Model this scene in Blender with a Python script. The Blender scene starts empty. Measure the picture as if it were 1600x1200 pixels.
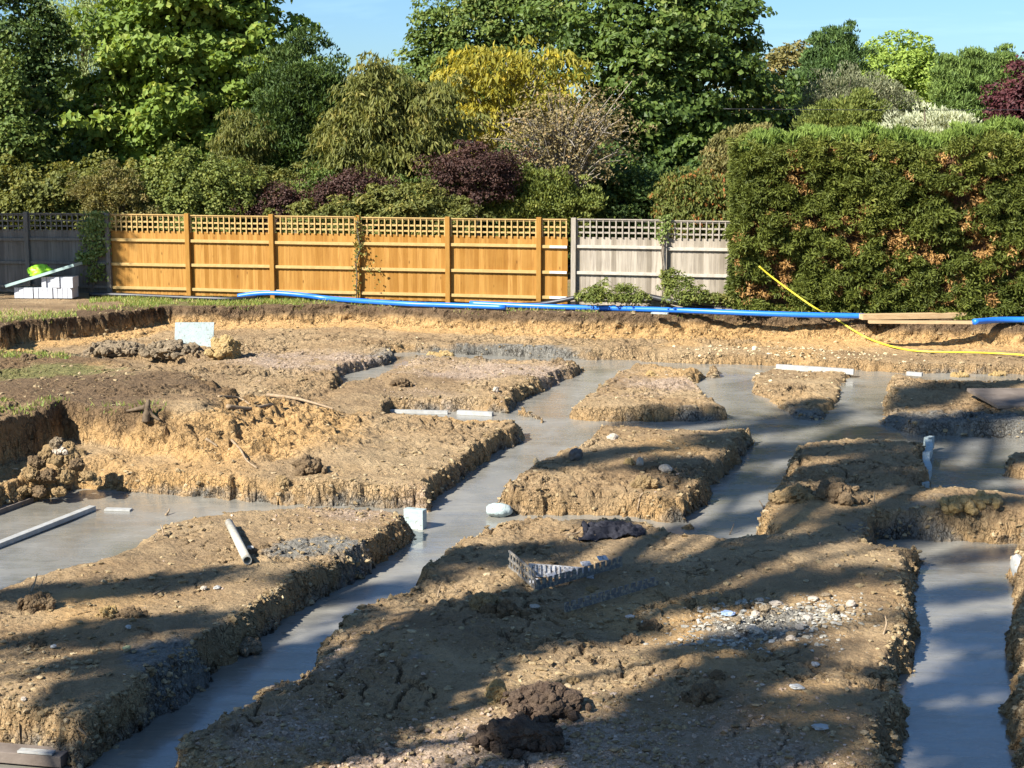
import bpy, bmesh, math, random
import numpy as np
from mathutils import Vector
random.seed(7)
R = math.radians
scene = bpy.context.scene
COL = scene.collection

# ------------------------------------------------------------------ camera
EYE = 3.4
FPX = 2400.0
PITCH = math.atan(380 / FPX)
cp, sp = math.cos(PITCH), math.sin(PITCH)
cam_d = bpy.data.cameras.new('camera')
cam_d.sensor_width = 36
cam_d.lens = 36 * FPX / 1600
cam_d.clip_start = 0.1
cam_d.clip_end = 6000
cam = bpy.data.objects.new('camera', cam_d)
cam.location = (0, 0, EYE)
cam.rotation_euler = (R(90) - PITCH, 0, 0)
COL.objects.link(cam)
scene.camera = cam


def ray(px, py):
    a = (px - 800) / FPX
    b = (600 - py) / FPX
    return np.array([a, cp + b * sp, -sp + b * cp])


def PZ(px, py, z):                       # point of a sight line on the level z
    d = ray(px, py)
    t = (z - EYE) / d[2]
    return np.array([d[0] * t, d[1] * t, z])


def PY(px, py, Y):                       # point of a sight line at the distance Y
    d = ray(px, py)
    t = Y / d[1]
    return np.array([d[0] * t, Y, EYE + d[2] * t])


# ------------------------------------------------------------------ noise
def _hash(ix, iy, iz, seed):
    h = (ix * 374761393 + iy * 668265263 + iz * 2147483647 + seed * 1274126177) & 0xffffffff
    h = ((h ^ (h >> 13)) * 1274126177) & 0xffffffff
    h = ((h ^ (h >> 15)) * 2246822519) & 0xffffffff
    return ((h ^ (h >> 16)) & 0xffffff) / float(0xffffff)


def vn2(x, y, seed=0):
    x = np.asarray(x, float); y = np.asarray(y, float)
    fx = np.floor(x); fy = np.floor(y)
    ix = fx.astype(np.int64) + 10000; iy = fy.astype(np.int64) + 10000
    u = x - fx; v = y - fy
    u = u * u * (3 - 2 * u); v = v * v * (3 - 2 * v)
    z = np.zeros_like(ix)
    a = _hash(ix, iy, z, seed); b = _hash(ix + 1, iy, z, seed)
    c = _hash(ix, iy + 1, z, seed); d = _hash(ix + 1, iy + 1, z, seed)
    return (a * (1 - u) + b * u) * (1 - v) + (c * (1 - u) + d * u) * v


def fbm2(x, y, o=3, seed=0):
    s = 0; amp = 1; tot = 0
    c, sn = 0.8, 0.6
    for i in range(o):
        s = s + amp * (vn2(x, y, seed + i * 17) - 0.5)
        tot += amp * 0.5
        x, y = (c * x - sn * y) * 2.03, (sn * x + c * y) * 2.03
        amp *= 0.5
    return s / tot


def vn3(x, y, z, seed=0):
    fx = np.floor(x); fy = np.floor(y); fz = np.floor(z)
    ix = fx.astype(np.int64) + 10000; iy = fy.astype(np.int64) + 10000; iz = fz.astype(np.int64) + 10000
    u = x - fx; v = y - fy; w = z - fz
    u = u * u * (3 - 2 * u); v = v * v * (3 - 2 * v); w = w * w * (3 - 2 * w)
    r = 0
    for dz in (0, 1):
        a = _hash(ix, iy, iz + dz, seed); b = _hash(ix + 1, iy, iz + dz, seed)
        c = _hash(ix, iy + 1, iz + dz, seed); d = _hash(ix + 1, iy + 1, iz + dz, seed)
        q = (a * (1 - u) + b * u) * (1 - v) + (c * (1 - u) + d * u) * v
        r = r + q * (w if dz else (1 - w))
    return r


def fbm3(x, y, z, o=3, seed=0):
    s = 0; amp = 1; tot = 0
    for i in range(o):
        s = s + amp * (vn3(x, y, z, seed + i * 31) - 0.5)
        tot += amp * 0.5
        x, y, z = y * 2.03 + 3.1, z * 2.03 + 1.7, x * 2.03 + 5.3
        amp *= 0.5
    return s / tot


def sstep(a, b, x):
    t = np.clip((x - a) / (b - a), 0, 1)
    return t * t * (3 - 2 * t)


# ------------------------------------------------------------------ mesh helpers
def link(name, me, mat=None, parent=None):
    o = bpy.data.objects.new(name, me)
    COL.objects.link(o)
    if mat is not None:
        me.materials.append(mat)
    if parent is not None:
        o.parent = parent
    return o


def mesh_np(name, v, f, smooth=False, attrs=None):
    """v (n,3), f (m,k) all faces with k corners"""
    me = bpy.data.meshes.new(name)
    v = np.asarray(v, np.float32); f = np.asarray(f, np.int32)
    k = f.shape[1]
    me.vertices.add(len(v)); me.loops.add(f.size); me.polygons.add(len(f))
    me.vertices.foreach_set('co', v.ravel())
    me.loops.foreach_set('vertex_index', f.ravel())
    me.polygons.foreach_set('loop_start', np.arange(0, f.size, k, dtype=np.int32))
    me.polygons.foreach_set('loop_total', np.full(len(f), k, np.int32))
    me.polygons.foreach_set('use_smooth', np.full(len(f), bool(smooth)))
    for n, a in (attrs or {}).items():
        at = me.attributes.new(n, 'FLOAT', 'POINT')
        at.data.foreach_set('value', np.asarray(a, np.float32))
    me.update()
    me.validate()
    return me


class MB:
    """collects boxes, bars and tubes into one mesh"""
    def __init__(s):
        s.v = []; s.f = []

    def add(s, vs, fs):
        b = len(s.v)
        s.v += [tuple(p) for p in vs]
        s.f += [tuple(i + b for i in f) for f in fs]

    def box(s, c, ax, ay, az):
        c = np.array(c, float); ax, ay, az = [np.array(q, float) / 2 for q in (ax, ay, az)]
        vs = [c + i * ax + j * ay + k * az for i in (-1, 1) for j in (-1, 1) for k in (-1, 1)]
        s.add(vs, [(0, 1, 3, 2), (4, 6, 7, 5), (0, 4, 5, 1), (2, 3, 7, 6), (0, 2, 6, 4), (1, 5, 7, 3)])

    def tube(s, pts, rad, n=8, cap=True, squash=1.0):
        pts = [np.array(p, float) for p in pts]
        if not hasattr(rad, '__len__'):
            rad = [rad] * len(pts)
        b = len(s.v)
        up = np.array([0, 0, 1.0])
        for i, p in enumerate(pts):
            t = pts[min(i + 1, len(pts) - 1)] - pts[max(i - 1, 0)]
            t = t / (np.linalg.norm(t) + 1e-9)
            u = np.cross(t, up if abs(t[2]) < 0.95 else np.array([1.0, 0, 0]))
            u /= np.linalg.norm(u)
            w = np.cross(u, t)
            for k in range(n):
                a = 2 * math.pi * k / n
                s.v.append(tuple(p + rad[i] * (u * math.cos(a) + w * squash * math.sin(a))))
        for i in range(len(pts) - 1):
            for k in range(n):
                k2 = (k + 1) % n
                s.f.append((b + i * n + k, b + i * n + k2, b + (i + 1) * n + k2, b + (i + 1) * n + k))
        if cap:
            s.f.append(tuple(b + k for k in range(n))[::-1])
            s.f.append(tuple(b + (len(pts) - 1) * n + k for k in range(n)))

    def build(s, name, mat, parent=None, smooth=False, bevel=0):
        me = bpy.data.meshes.new(name)
        me.from_pydata(s.v, [], s.f)
        bm = bmesh.new(); bm.from_mesh(me)
        bmesh.ops.recalc_face_normals(bm, faces=bm.faces[:])
        if bevel:
            bmesh.ops.bevel(bm, geom=bm.edges[:] + bm.verts[:], offset=bevel, segments=2, affect='EDGES', profile=0.7)
        if smooth:
            for f in bm.faces:
                f.smooth = True
        bm.to_mesh(me); bm.free()
        me.update()
        return link(name, me, mat, parent)


def spline(pts, n=8):
    P = [np.array(p, float) for p in pts]
    out = []
    for i in range(len(P) - 1):
        p0 = P[max(i - 1, 0)]; p1 = P[i]; p2 = P[i + 1]; p3 = P[min(i + 2, len(P) - 1)]
        for k in range(n):
            t = k / n
            out.append(0.5 * ((2 * p1) + (-p0 + p2) * t + (2 * p0 - 5 * p1 + 4 * p2 - p3) * t * t + (-p0 + 3 * p1 - 3 * p2 + p3) * t ** 3))
    out.append(P[-1])
    return out


def tag(o, label=None, cat=None, group=None, kind=None):
    if label: o['label'] = label
    if cat: o['category'] = cat
    if group: o['group'] = group
    if kind: o['kind'] = kind
    return o


def empty(name, loc, label, cat, group=None):
    o = bpy.data.objects.new(name, None)
    o.empty_display_size = 0.2
    o.location = tuple(loc)
    COL.objects.link(o)
    return tag(o, label, cat, group)


# the parts of a thing are modelled in world space, then shifted under the thing's Empty
def settle(root):
    loc = root.location.copy()
    for ch in root.children:
        if ch.type == 'MESH':
            ch.location = -loc
# ------------------------------------------------------------------ materials
def mat_new(name):
    m = bpy.data.materials.new(name)
    m.use_nodes = True
    nt = m.node_tree
    for n in list(nt.nodes):
        nt.nodes.remove(n)
    out = nt.nodes.new('ShaderNodeOutputMaterial')
    bs = nt.nodes.new('ShaderNodeBsdfPrincipled')
    nt.links.new(bs.outputs[0], out.inputs[0])
    return m, nt, bs, out


class NB:
    def __init__(s, nt):
        s.nt = nt

    def n(s, t, **kw):
        q = s.nt.nodes.new(t)
        for k, v in kw.items():
            setattr(q, k, v)
        return q

    def set(s, sock, v):
        if hasattr(v, 'is_linked') or hasattr(v, 'links'):
            s.nt.links.new(v, sock)
        else:
            sock.default_value = v

    def coord(s, scale=(1, 1, 1), out='Object'):
        tc = s.n('ShaderNodeTexCoord')
        mp = s.n('ShaderNodeMapping')
        s.nt.links.new(tc.outputs[out], mp.inputs[0])
        mp.inputs['Scale'].default_value = scale
        return mp.outputs[0]

    def noise(s, vec, scale, detail=4, rough=0.55, dist=0.0):
        q = s.n('ShaderNodeTexNoise')
        s.nt.links.new(vec, q.inputs['Vector'])
        q.inputs['Scale'].default_value = scale
        q.inputs['Detail'].default_value = detail
        q.inputs['Roughness'].default_value = rough
        q.inputs['Distortion'].default_value = dist
        return q.outputs['Fac']

    def vor(s, vec, scale, feat='F1', out='Distance'):
        q = s.n('ShaderNodeTexVoronoi', feature=feat)
        s.nt.links.new(vec, q.inputs['Vector'])
        q.inputs['Scale'].default_value = scale
        return q.outputs[out]

    def mr(s, v, a, b, c=0.0, d=1.0):
        q = s.n('ShaderNodeMapRange')
        q.clamp = True
        s.set(q.inputs[0], v)
        for i, x in enumerate((a, b, c, d)):
            q.inputs[i + 1].default_value = x
        return q.outputs[0]

    def math(s, op, a, b=None, c=None):
        q = s.n('ShaderNodeMath', operation=op)
        s.set(q.inputs[0], a)
        if b is not None: s.set(q.inputs[1], b)
        if c is not None: s.set(q.inputs[2], c)
        return q.outputs[0]

    def mix(s, fac, a, b, blend='MIX'):
        q = s.n('ShaderNodeMix', data_type='RGBA', blend_type=blend)
        s.set(q.inputs[0], fac)
        s.set(q.inputs[6], a if not isinstance(a, tuple) else tuple(a) + ((1,) if len(a) == 3 else ()))
        s.set(q.inputs[7], b if not isinstance(b, tuple) else tuple(b) + ((1,) if len(b) == 3 else ()))
        return q.outputs[2]

    def attr(s, name):
        q = s.n('ShaderNodeAttribute', attribute_name=name)
        return q.outputs['Fac']

    def bump(s, h, dist, strength=1.0, prev=None):
        q = s.n('ShaderNodeBump')
        s.set(q.inputs['Height'], h)
        q.inputs['Distance'].default_value = dist
        q.inputs['Strength'].default_value = strength
        if prev is not None:
            s.nt.links.new(prev, q.inputs['Normal'])
        return q.outputs[0]


def simple_mat(name, c1, c2, scale=8, rough=0.7, bump=0.004, stretch=(1, 1, 1), spec=0.3, c3=None, thr=(0.62, 0.7), detail=6):
    m, nt, bs, out = mat_new(name)
    b = NB(nt)
    v = b.coord(stretch)
    n1 = b.noise(v, scale, detail, 0.6, 0.3)
    col = b.mix(b.mr(n1, 0.3, 0.7), c1, c2)
    if c3:
        n2 = b.noise(v, scale * 2.3, 5, 0.65)
        col = b.mix(b.mr(n2, thr[0], thr[1]), col, c3)
    b.set(bs.inputs['Base Color'], col)
    bs.inputs['Roughness'].default_value = rough
    bs.inputs['Specular IOR Level'].default_value = spec
    if bump:
        b.set(bs.inputs['Normal'], b.bump(b.noise(v, scale * 5, 5, 0.6), bump))
    return m


def leaf_mat(name, c1, c2, c3=None, trans=0.3, rough=0.58, tcol=None):
    g_ = (1.78, 1.66, 1.45)
    c1 = tuple(min(x * g, .8) for x, g in zip(c1, g_)); c2 = tuple(min(x * g, .8) for x, g in zip(c2, g_))
    c3 = c3 and tuple(min(x * g, .8) for x, g in zip(c3, g_))
    m, nt, bs, out = mat_new(name)
    b = NB(nt)
    t = b.attr('tint')
    col = b.mix(b.mr(t, 0.0, 0.7), c1, c2)
    if c3:
        col = b.mix(b.mr(t, 0.72, 1.0), col, c3)
    b.set(bs.inputs['Base Color'], col)
    bs.inputs['Roughness'].default_value = rough
    bs.inputs['Specular IOR Level'].default_value = 0.22
    tr = b.n('ShaderNodeBsdfTranslucent')
    b.set(tr.inputs[0], b.mix(0.6, col, tcol or (min(c2[0] * 1.9, 1), min(c2[1] * 1.7, 1), c2[2] * 0.7)))
    mx = b.n('ShaderNodeMixShader')
    mx.inputs[0].default_value = trans
    nt.links.new(bs.outputs[0], mx.inputs[1]); nt.links.new(tr.outputs[0], mx.inputs[2])
    nt.links.new(mx.outputs[0], out.inputs[0])
    return m


def wood_fence_mat(name, c1, c2, c3, knots=True):
    """vertical feather-edge boards: grain runs along z, every board of its own tone"""
    m, nt, bs, out = mat_new(name)
    b = NB(nt)
    v = b.coord((1, 1, 1))
    g = b.noise(b.coord((26, 26, 1.6)), 1.0, 6, 0.6, 0.6)
    t = b.attr('tint')
    col = b.mix(t, c1, c2)
    col = b.mix(b.mr(g, 0.42, 0.72, 0, 0.75), col, c3)
    pat = b.noise(v, 0.9, 4, 0.6)
    col = b.mix(b.mr(pat, 0.45, 0.7, 0, 0.35), col, c2)
    if knots:
        k = b.vor(b.coord((7, 7, 2.4)), 1.0)
        col = b.mix(b.mr(k, 0.04, 0.12, 0.8, 0), col, tuple(x * 0.45 for x in c3))
    b.set(bs.inputs['Base Color'], col)
    bs.inputs['Roughness'].default_value = 0.75
    bs.inputs['Specular IOR Level'].default_value = 0.2
    b.set(bs.inputs['Normal'], b.bump(g, 0.004))
    return m


def soil_mat():
    m, nt, bs, out = mat_new('soil')
    b = NB(nt)
    v = b.coord()
    big = b.noise(v, 0.7, 5, 0.6, 0.4)
    med = b.noise(v, 3.2, 6, 0.62, 0.3)
    fine = b.noise(v, 22, 6, 0.7)
    grain = b.noise(v, 75, 3, 0.7)
    col = b.mix(b.mr(big, 0.35, 0.65), (0.335, 0.218, 0.108), (0.47, 0.336, 0.182))
    col = b.mix(b.mr(med, 0.35, 0.68), b.mix(0.45, col, (0.17, 0.11, 0.056)), col)
    col = b.mix(b.mr(fine, 0.50, 0.78, 0, 0.65), col, (0.43, 0.325, 0.18))
    col = b.mix(b.mr(grain, 0.30, 0.48, 0.55, 0), col, (0.12, 0.08, 0.04))
    # ochre subsoil, brown topsoil, grey sludge, pink hardcore, grass
    damp = b.mr(b.noise(b.coord((1, 1, 1)), .55, 5, .62, .8), .50, .66, 0, .55)
    col = b.mix(damp, col, b.mix(b.mr(fine, .3, .75), (.12, .078, .042), (.25, .175, .10)))
    och = b.mix(b.mr(fine, 0.3, 0.7), (0.43, 0.245, 0.086), (0.56, 0.36, 0.155))
    col = b.mix(b.math('MULTIPLY', b.attr('ochre'), 0.85), col, och)
    top = b.mix(b.mr(fine, 0.3, 0.75), (0.075, 0.046, 0.026), (0.19, 0.125, 0.066))
    col = b.mix(b.attr('topsoil'), col, top)
    gre = b.mix(b.mr(fine, 0.35, 0.7), (0.125, 0.115, 0.092), (0.29, 0.27, 0.225))
    gm = b.mr(b.math('ADD', b.attr('sludge'), b.math('MULTIPLY', b.math('SUBTRACT', med, 0.5), 1.3)), 0.35, 0.75)
    col = b.mix(gm, col, gre)
    cells = b.vor(v, 42, 'F1', 'Color')
    sep = b.n('ShaderNodeSeparateColor')
    nt.links.new(cells, sep.inputs[0])
    pk = b.mix(sep.outputs[0], (0.26, 0.185, 0.125), (0.50, 0.39, 0.30))
    pm = b.mr(b.math('ADD', b.attr('hardcore'), b.math('MULTIPLY', b.math('SUBTRACT', fine, 0.5), 1.2)), 0.45, 0.95)
    col = b.mix(b.math('MULTIPLY', pm, .75), col, pk)
    gr = b.mix(b.mr(fine, 0.3, 0.7), (0.095, 0.105, 0.03), (0.25, 0.21, 0.085))
    gg = b.mr(b.math('ADD', b.attr('turf'), b.math('MULTIPLY', b.math('SUBTRACT', med, 0.5), 1.6)), 0.35, 0.8)
    col = b.mix(gg, col, gr)
    geo = b.n('ShaderNodeNewGeometry')
    sx = b.n('ShaderNodeSeparateXYZ')
    nt.links.new(geo.outputs['True Normal'], sx.inputs[0])
    steep = b.mr(sx.outputs[2], .88, .6)
    wv = b.n('ShaderNodeVectorMath', operation='ADD')
    nz = b.n('ShaderNodeTexNoise'); nz.inputs['Scale'].default_value = 5; nz.inputs['Detail'].default_value = 4
    nt.links.new(v, nz.inputs['Vector'])
    sc_ = b.n('ShaderNodeVectorMath', operation='SCALE'); sc_.inputs['Scale'].default_value = .22
    nt.links.new(nz.outputs['Color'], sc_.inputs[0])
    nt.links.new(b.coord((1.3, 1.3, .75)), wv.inputs[0]); nt.links.new(sc_.outputs[0], wv.inputs[1])
    crk = b.vor(wv.outputs[0], 6.5, 'DISTANCE_TO_EDGE')
    crk2 = b.vor(wv.outputs[0], 17, 'DISTANCE_TO_EDGE')
    line = b.math('MAXIMUM', b.mr(crk, .0, .055, 1, 0), b.mr(crk2, .0, .09, .6, 0))
    line = b.math('MULTIPLY', b.math('MULTIPLY', line, steep), b.mr(med, .35, .6))
    col = b.mix(b.math('MULTIPLY', line, .75), col, (.055, .036, .02))
    b.set(bs.inputs['Base Color'], col)
    b.set(bs.inputs['Roughness'], b.mr(med, 0.3, 0.7, 0.95, 0.75))
    bs.inputs['Specular IOR Level'].default_value = 0.18
    h = b.math('SUBTRACT', b.math('ADD', b.math('MULTIPLY', med, 0.8), b.math('MULTIPLY', fine, 0.6)), b.math('MULTIPLY', line, .7))
    n1 = b.bump(h, 0.075, 1.0)
    n2 = b.bump(b.vor(v, 30, 'F1'), 0.012, 0.7, n1)
    n3 = b.bump(grain, 0.010, 0.9, n2)
    b.set(bs.inputs['Normal'], n3)
    return m


def concrete_mat():
    m, nt, bs, out = mat_new('wet_concrete')
    b = NB(nt)
    v = b.coord()
    v2 = b.coord((0.5, 2.2, 1))
    n1 = b.noise(v, 0.9, 5, 0.6, 0.5)
    n2 = b.noise(v2, 3.0, 5, 0.65, 0.4)
    n3 = b.noise(v, 40, 4, 0.7)
    col = b.mix(b.mr(n1, 0.35, 0.65), (0.168, 0.157, 0.127), (0.245, 0.232, 0.194))
    col = b.mix(b.mr(n2, 0.5, 0.75, 0, 0.5), col, (0.265, 0.245, 0.185))
    col = b.mix(b.mr(n3, 0.25, 0.42, 0.5, 0), col, (0.15, 0.135, 0.11))
    b.set(bs.inputs['Base Color'], col)
    wet = b.mr(b.math('ADD', b.math('MULTIPLY', n1, 0.6), b.math('MULTIPLY', n2, 0.4)), 0.40, 0.60)
    b.set(bs.inputs['Roughness'], b.mr(wet, 0, 1, 0.13, 0.42))
    bs.inputs['IOR'].default_value = 1.36
    bs.inputs['Specular IOR Level'].default_value = 0.6
    bs.inputs['Coat Weight'].default_value = .55
    bs.inputs['Coat IOR'].default_value = 1.6
    b.set(bs.inputs['Coat Roughness'], b.mr(wet, 0, 1, .07, .30))
    h = b.math('ADD', b.math('MULTIPLY', n2, 0.6), b.math('MULTIPLY', b.noise(v, 14, 4, 0.6), 0.2))
    b.set(bs.inputs['Normal'], b.bump(b.math('ADD', h, b.math('MULTIPLY', n3, 0.06)), 0.018, 0.8))
    return m


M_soil = soil_mat()
M_conc = concrete_mat()

# ------------------------------------------------------------------ the dig: outlines
ZP, ZC = -0.60, -0.88                   # level of the earth pads, of the poured concrete (the plot rises gently to the far end)


def datum(y):
    return 0.028 * np.maximum(0, np.asarray(y, float) - 17.0)


def padlow(y):                           # the far pads are dug lower
    return -0.10 * sstep(19.0, 24.0, np.asarray(y, float))


def sstep(a, b, x):
    t = np.clip((x - a) / (b - a), 0, 1)
    return t * t * (3 - 2 * t)


def PL(px, py, z):                       # sight line on the gently rising level z
    p = PZ(px, py, z)
    for _ in range(25):
        p = PZ(px, py, z + float(datum(p[1])) + (float(padlow(p[1])) if z == ZP else 0))
    return p




def poly(txt):
    """'x,y,c' contact of wall and concrete, 't' top edge of a pad; points in the photograph's pixels, laid on their level"""
    pts = []
    for w in txt.split():
        x, y, k = w.split(',')
        p = PL(float(x), float(y), ZC if k == 'c' else ZP)
        pts.append((p[0], p[1]))
    return np.array(pts)


CONC = [
    # long diagonal trench
    poly('60,1290,c 118,1192,c 173,1170,c 233,1130,c 277,1100,c 333,1050,c 417,987,c 473,947,c 527,917,c 576,890,c 616,860,c 656,830,c '
         '664,800,c 666,787,c 716,747,c 763,713,c 816,687,c 840,667,c 842,655,c 790,645,c 810,627,c 866,600,c 896,587,c 931,572,c 933,562,c 1000,563,c '
         '990,566,t 970,577,t 930,610,t 900,630,t 878,647,t 880,655,t 940,660,t 916,687,t 873,703,t 833,723,t 810,740,t 796,753,t 783,780,t '
         '784,806,t 780,815,t 746,827,t 710,847,t 693,867,t 670,877,t 646,897,t 641,920,t 613,922,t 563,947,t 533,972,t 500,1007,t 500,1030,t '
         '467,1047,t 400,1073,t 357,1097,t 307,1120,t 296,1147,t 275,1200,t 240,1300,t'),
    # left pool and the trench that joins it to the diagonal one
    poly('690,806,c 650,793,c 467,787,c 333,777,c 240,770,c 120,762,c 45,785,c 0,800,c -160,850,c -330,960,t -100,955,t 0,903,t 43,883,t 110,867,t 150,853,t 193,833,t '
         '240,813,t 280,800,t 333,798,t 467,791,t 560,792,t 640,797,t 662,802,t'),
    # trench behind the ramp
    poly('850,655,c 790,645,c 700,642,c 610,638,c 600,643,t 766,652,t 833,656,t 850,660,t'),
    # cross trench between the two middle pads
    poly('860,650,c 876,653,c 933,657,c 1030,658,c 1139,655,c 1200,655,c 1168,669,t 1000,663,t 940,661,t 870,668,t'),
    # cross trench behind the big near pad
    poly('770,800,c 833,803,c 966,804,c 1040,815,c 1110,815,c 1080,832,t 1040,826,t 966,808,t 833,807,t 770,815,t'),
    # middle trench
    poly('1172,678,c 1163,700,c 1103,763,c 1093,787,c 1067,806,c 1060,822,t 1067,831,t 1110,836,t 1147,836,t 1190,828,t 1197,787,t 1207,760,t 1240,735,t 1242,710,t 1250,688,t 1252,670,t'),
    # wide pour on the right and the trench along the far bank
    poly('600,551,c 760,554,c 933,563,c 1067,567,c 1119,568,c 1214,571,c 1333,578,c 1404,582,c 1600,585,c 1900,600,c 1900,604,t 1600,592,t 1470,590,t 1404,584,t 1400,597,c 1390,620,c 1377,650,c 1374,663,c '
         '1400,673,c 1447,680,c 1600,684,c 1800,690,c 1800,800,t 1700,785,t 1600,776,t 1540,768,t 1450,767,t 1443,740,c 1441,700,c 1440,690,t 1317,682,t 1250,689,t 1240,700,t 1168,669,t '
         '1137,660,c 1110,633,c 1080,607,c 1084,600,c 1119,580,c 1121,574,t 1060,573,t 990,567,t 931,564,t 760,558,t 640,556,t'),
    # short trench at the upper left pad
    poly('525,588,c 560,579,c 600,570,c 615,562,c 612,550,c 680,552,c 646,557,t 643,564,t 610,577,t 566,590,t 533,600,t 520,607,t'),
    # right hand trench
    poly('1357,841,c 1433,841,c 1500,845,c 1597,850,c 1750,860,c 1750,868,t 1596,862,c 1587,960,c 1590,1100,c 1597,1200,c 1602,1300,c 1380,1300,c 1390,1200,c 1397,1133,c 1404,1067,c 1412,1010,c 1417,987,c 1425,917,c '
         '1428,877,c 1420,853,t 1385,852,t 1350,844,t'),
    # ground in front of the lower left pad
    poly('-300,1120,c -100,1150,c 0,1166,c 60,1180,c 120,1194,c 130,1330,c -300,1330,c'),
]
ISLANDS = [
    (poly('1182,587,c 1214,580,c 1333,586,c 1317,602,c 1310,624,c 1297,643,c 1297,656,c 1247,657,c 1227,643,c 1190,621,c 1177,613,c'), -0.79),
    (poly('1580,690,t 1577,743,c 1610,750,c 1700,755,c 1700,690,t'), -0.72),
]
E2 = np.array
_pit_px = [(-420, 520), (-150, 519), (0, 512), (17, 502), (93, 497), (197, 487), (254, 479), (400, 477), (560, 476), (700, 483), (900, 489), (1140, 489), (1345, 497), (1600, 505), (1850, 512)]
PIT = np.array([PZ(x, y, 0)[:2] for x, y in _pit_px] + [(13.5, 24), (12.5, 6.2), (-9.5, 6.2), (-14.5, 16)])
PLAT = np.array([PZ(x, y, 0)[:2] for x, y in [(-420, 550), (60, 551), (150, 558), (260, 578), (330, 606), (300, 634), (200, 634), (97, 627), (60, 637), (0, 654), (-180, 715), (-420, 800)]])
CHAN = np.array([PZ(x, y, 0)[:2] for x, y in [(-420, 520), (0, 512), (254, 480), (300, 500)]] + [PZ(x, y, -0.2)[:2] for x, y in [(300, 560), (200, 555), (120, 553), (60, 551), (-420, 550)]])


def sdf(X, Y, P):
    d2 = np.full(X.shape, 1e9); ins = np.zeros(X.shape, bool)
    n = len(P)
    for i in range(n):
        ax, ay = P[i]; bx, by = P[(i + 1) % n]
        ex, ey = bx - ax, by - ay
        wx, wy = X - ax, Y - ay
        t = np.clip((wx * ex + wy * ey) / (ex * ex + ey * ey + 1e-12), 0, 1)
        d2 = np.minimum(d2, (wx - ex * t) ** 2 + (wy - ey * t) ** 2)
        if abs(ey) > 1e-9:
            c = ((ay > Y) != (by > Y)) & (X < ex * (Y - ay) / ey + ax)
            ins ^= c
    return np.where(ins, np.sqrt(d2), -np.sqrt(d2))


RX0, RX1, RY0, RY1, RS = -17.0, 17.0, 4.0, 36.0, 0.05
gx = np.arange(RX0, RX1, RS); gy = np.arange(RY0, RY1, RS)
GX, GY = np.meshgrid(gx, gy)
r_c = np.full(GX.shape, -1e9)
for p in CONC:
    r_c = np.maximum(r_c, sdf(GX, GY, p))
r_isl = np.full(GX.shape, -1e9); r_islz = np.full(GX.shape, ZP)
for p, z in ISLANDS:
    s = sdf(GX, GY, p)
    r_islz = np.where(s > -0.25, z, r_islz)
    r_isl = np.maximum(r_isl, s)
r_c = -np.minimum(r_c, -r_isl)          # positive on earth, negative over concrete
r_pit = sdf(GX, GY, PIT)
r_plat = sdf(GX, GY, PLAT)
r_chan = sdf(GX, GY, CHAN)


def bil(ra, x, y):
    u = np.clip((x - RX0) / RS, 0, ra.shape[1] - 1.001); v = np.clip((y - RY0) / RS, 0, ra.shape[0] - 1.001)
    i = u.astype(int); j = v.astype(int); u = u - i; v = v - j
    return (ra[j, i] * (1 - u) + ra[j, i + 1] * u) * (1 - v) + (ra[j + 1, i] * (1 - u) + ra[j + 1, i + 1] * u) * v


def gsum(x, y, lst):
    s = 0
    for px, py, r, a in lst:
        c = PL(px, py, ZP)
        s = s + a * np.exp(-(((x - c[0]) ** 2 + (y - c[1]) ** 2) / (r * r)))
    return s


# places where a pad edge slumps gently into the concrete, and low or raised patches of the pads (pixel, radius m, amount)
SOFT = [(40, 880, .9, 0.30), (150, 850, .9, 0.30), (260, 800, .7, 0.20), (340, 795, .7, 0.12), (1200, 610, .6, 0.12), (1280, 640, .6, 0.12), (1390, 640, .6, 0.15), (1420, 670, .8, 0.20), (1240, 830, .5, 0.10),
        (1560, 770, .6, 0.10), (1100, 820, .5, 0.12), (960, 570, .6, 0.10), (1060, 575, .8, 0.10), (600, 590, .6, 0.12), (1250, 575, .7, 0.10)]
LUMP = [(1450, 640, .9, -.10), (1520, 620, 1.0, -.06), (1560, 790, .7, .08), (1480, 790, .5, .08), (1230, 770, .6, .04), (1310, 800, .6, .07), (700, 1000, .7, .07), (860, 1000, .55, .08),
        (760, 950, .45, .07), (980, 990, .4, -.03), (1150, 1070, .55, .09), (1260, 1130, .6, .07), (560, 1110, .6, -.05), (900, 1000, .4, -.03), (1000, 840, .8, .03), (1240, 870, .8, .05),
        (250, 1000, .6, .06), (90, 960, .7, .05), (210, 1060, .5, .06), (60, 1090, .6, .07), (420, 890, .5, .06), (540, 860, .4, .05), (350, 960, .4, .04),
        (600, 670, .8, .05), (470, 700, .6, .12), (560, 720, .5, .08), (640, 590, .5, .06), (800, 595, .6, .05), (740, 610, .7, .04), (1060, 640, .5, .03), (1000, 720, .7, .06), (880, 690, .6, .04),
        (1060, 690, .5, .05), (620, 600, .3, .08), (560, 600, .35, .05), (460, 560, .6, -.04), (420, 545, .8, -.08)]


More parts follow.
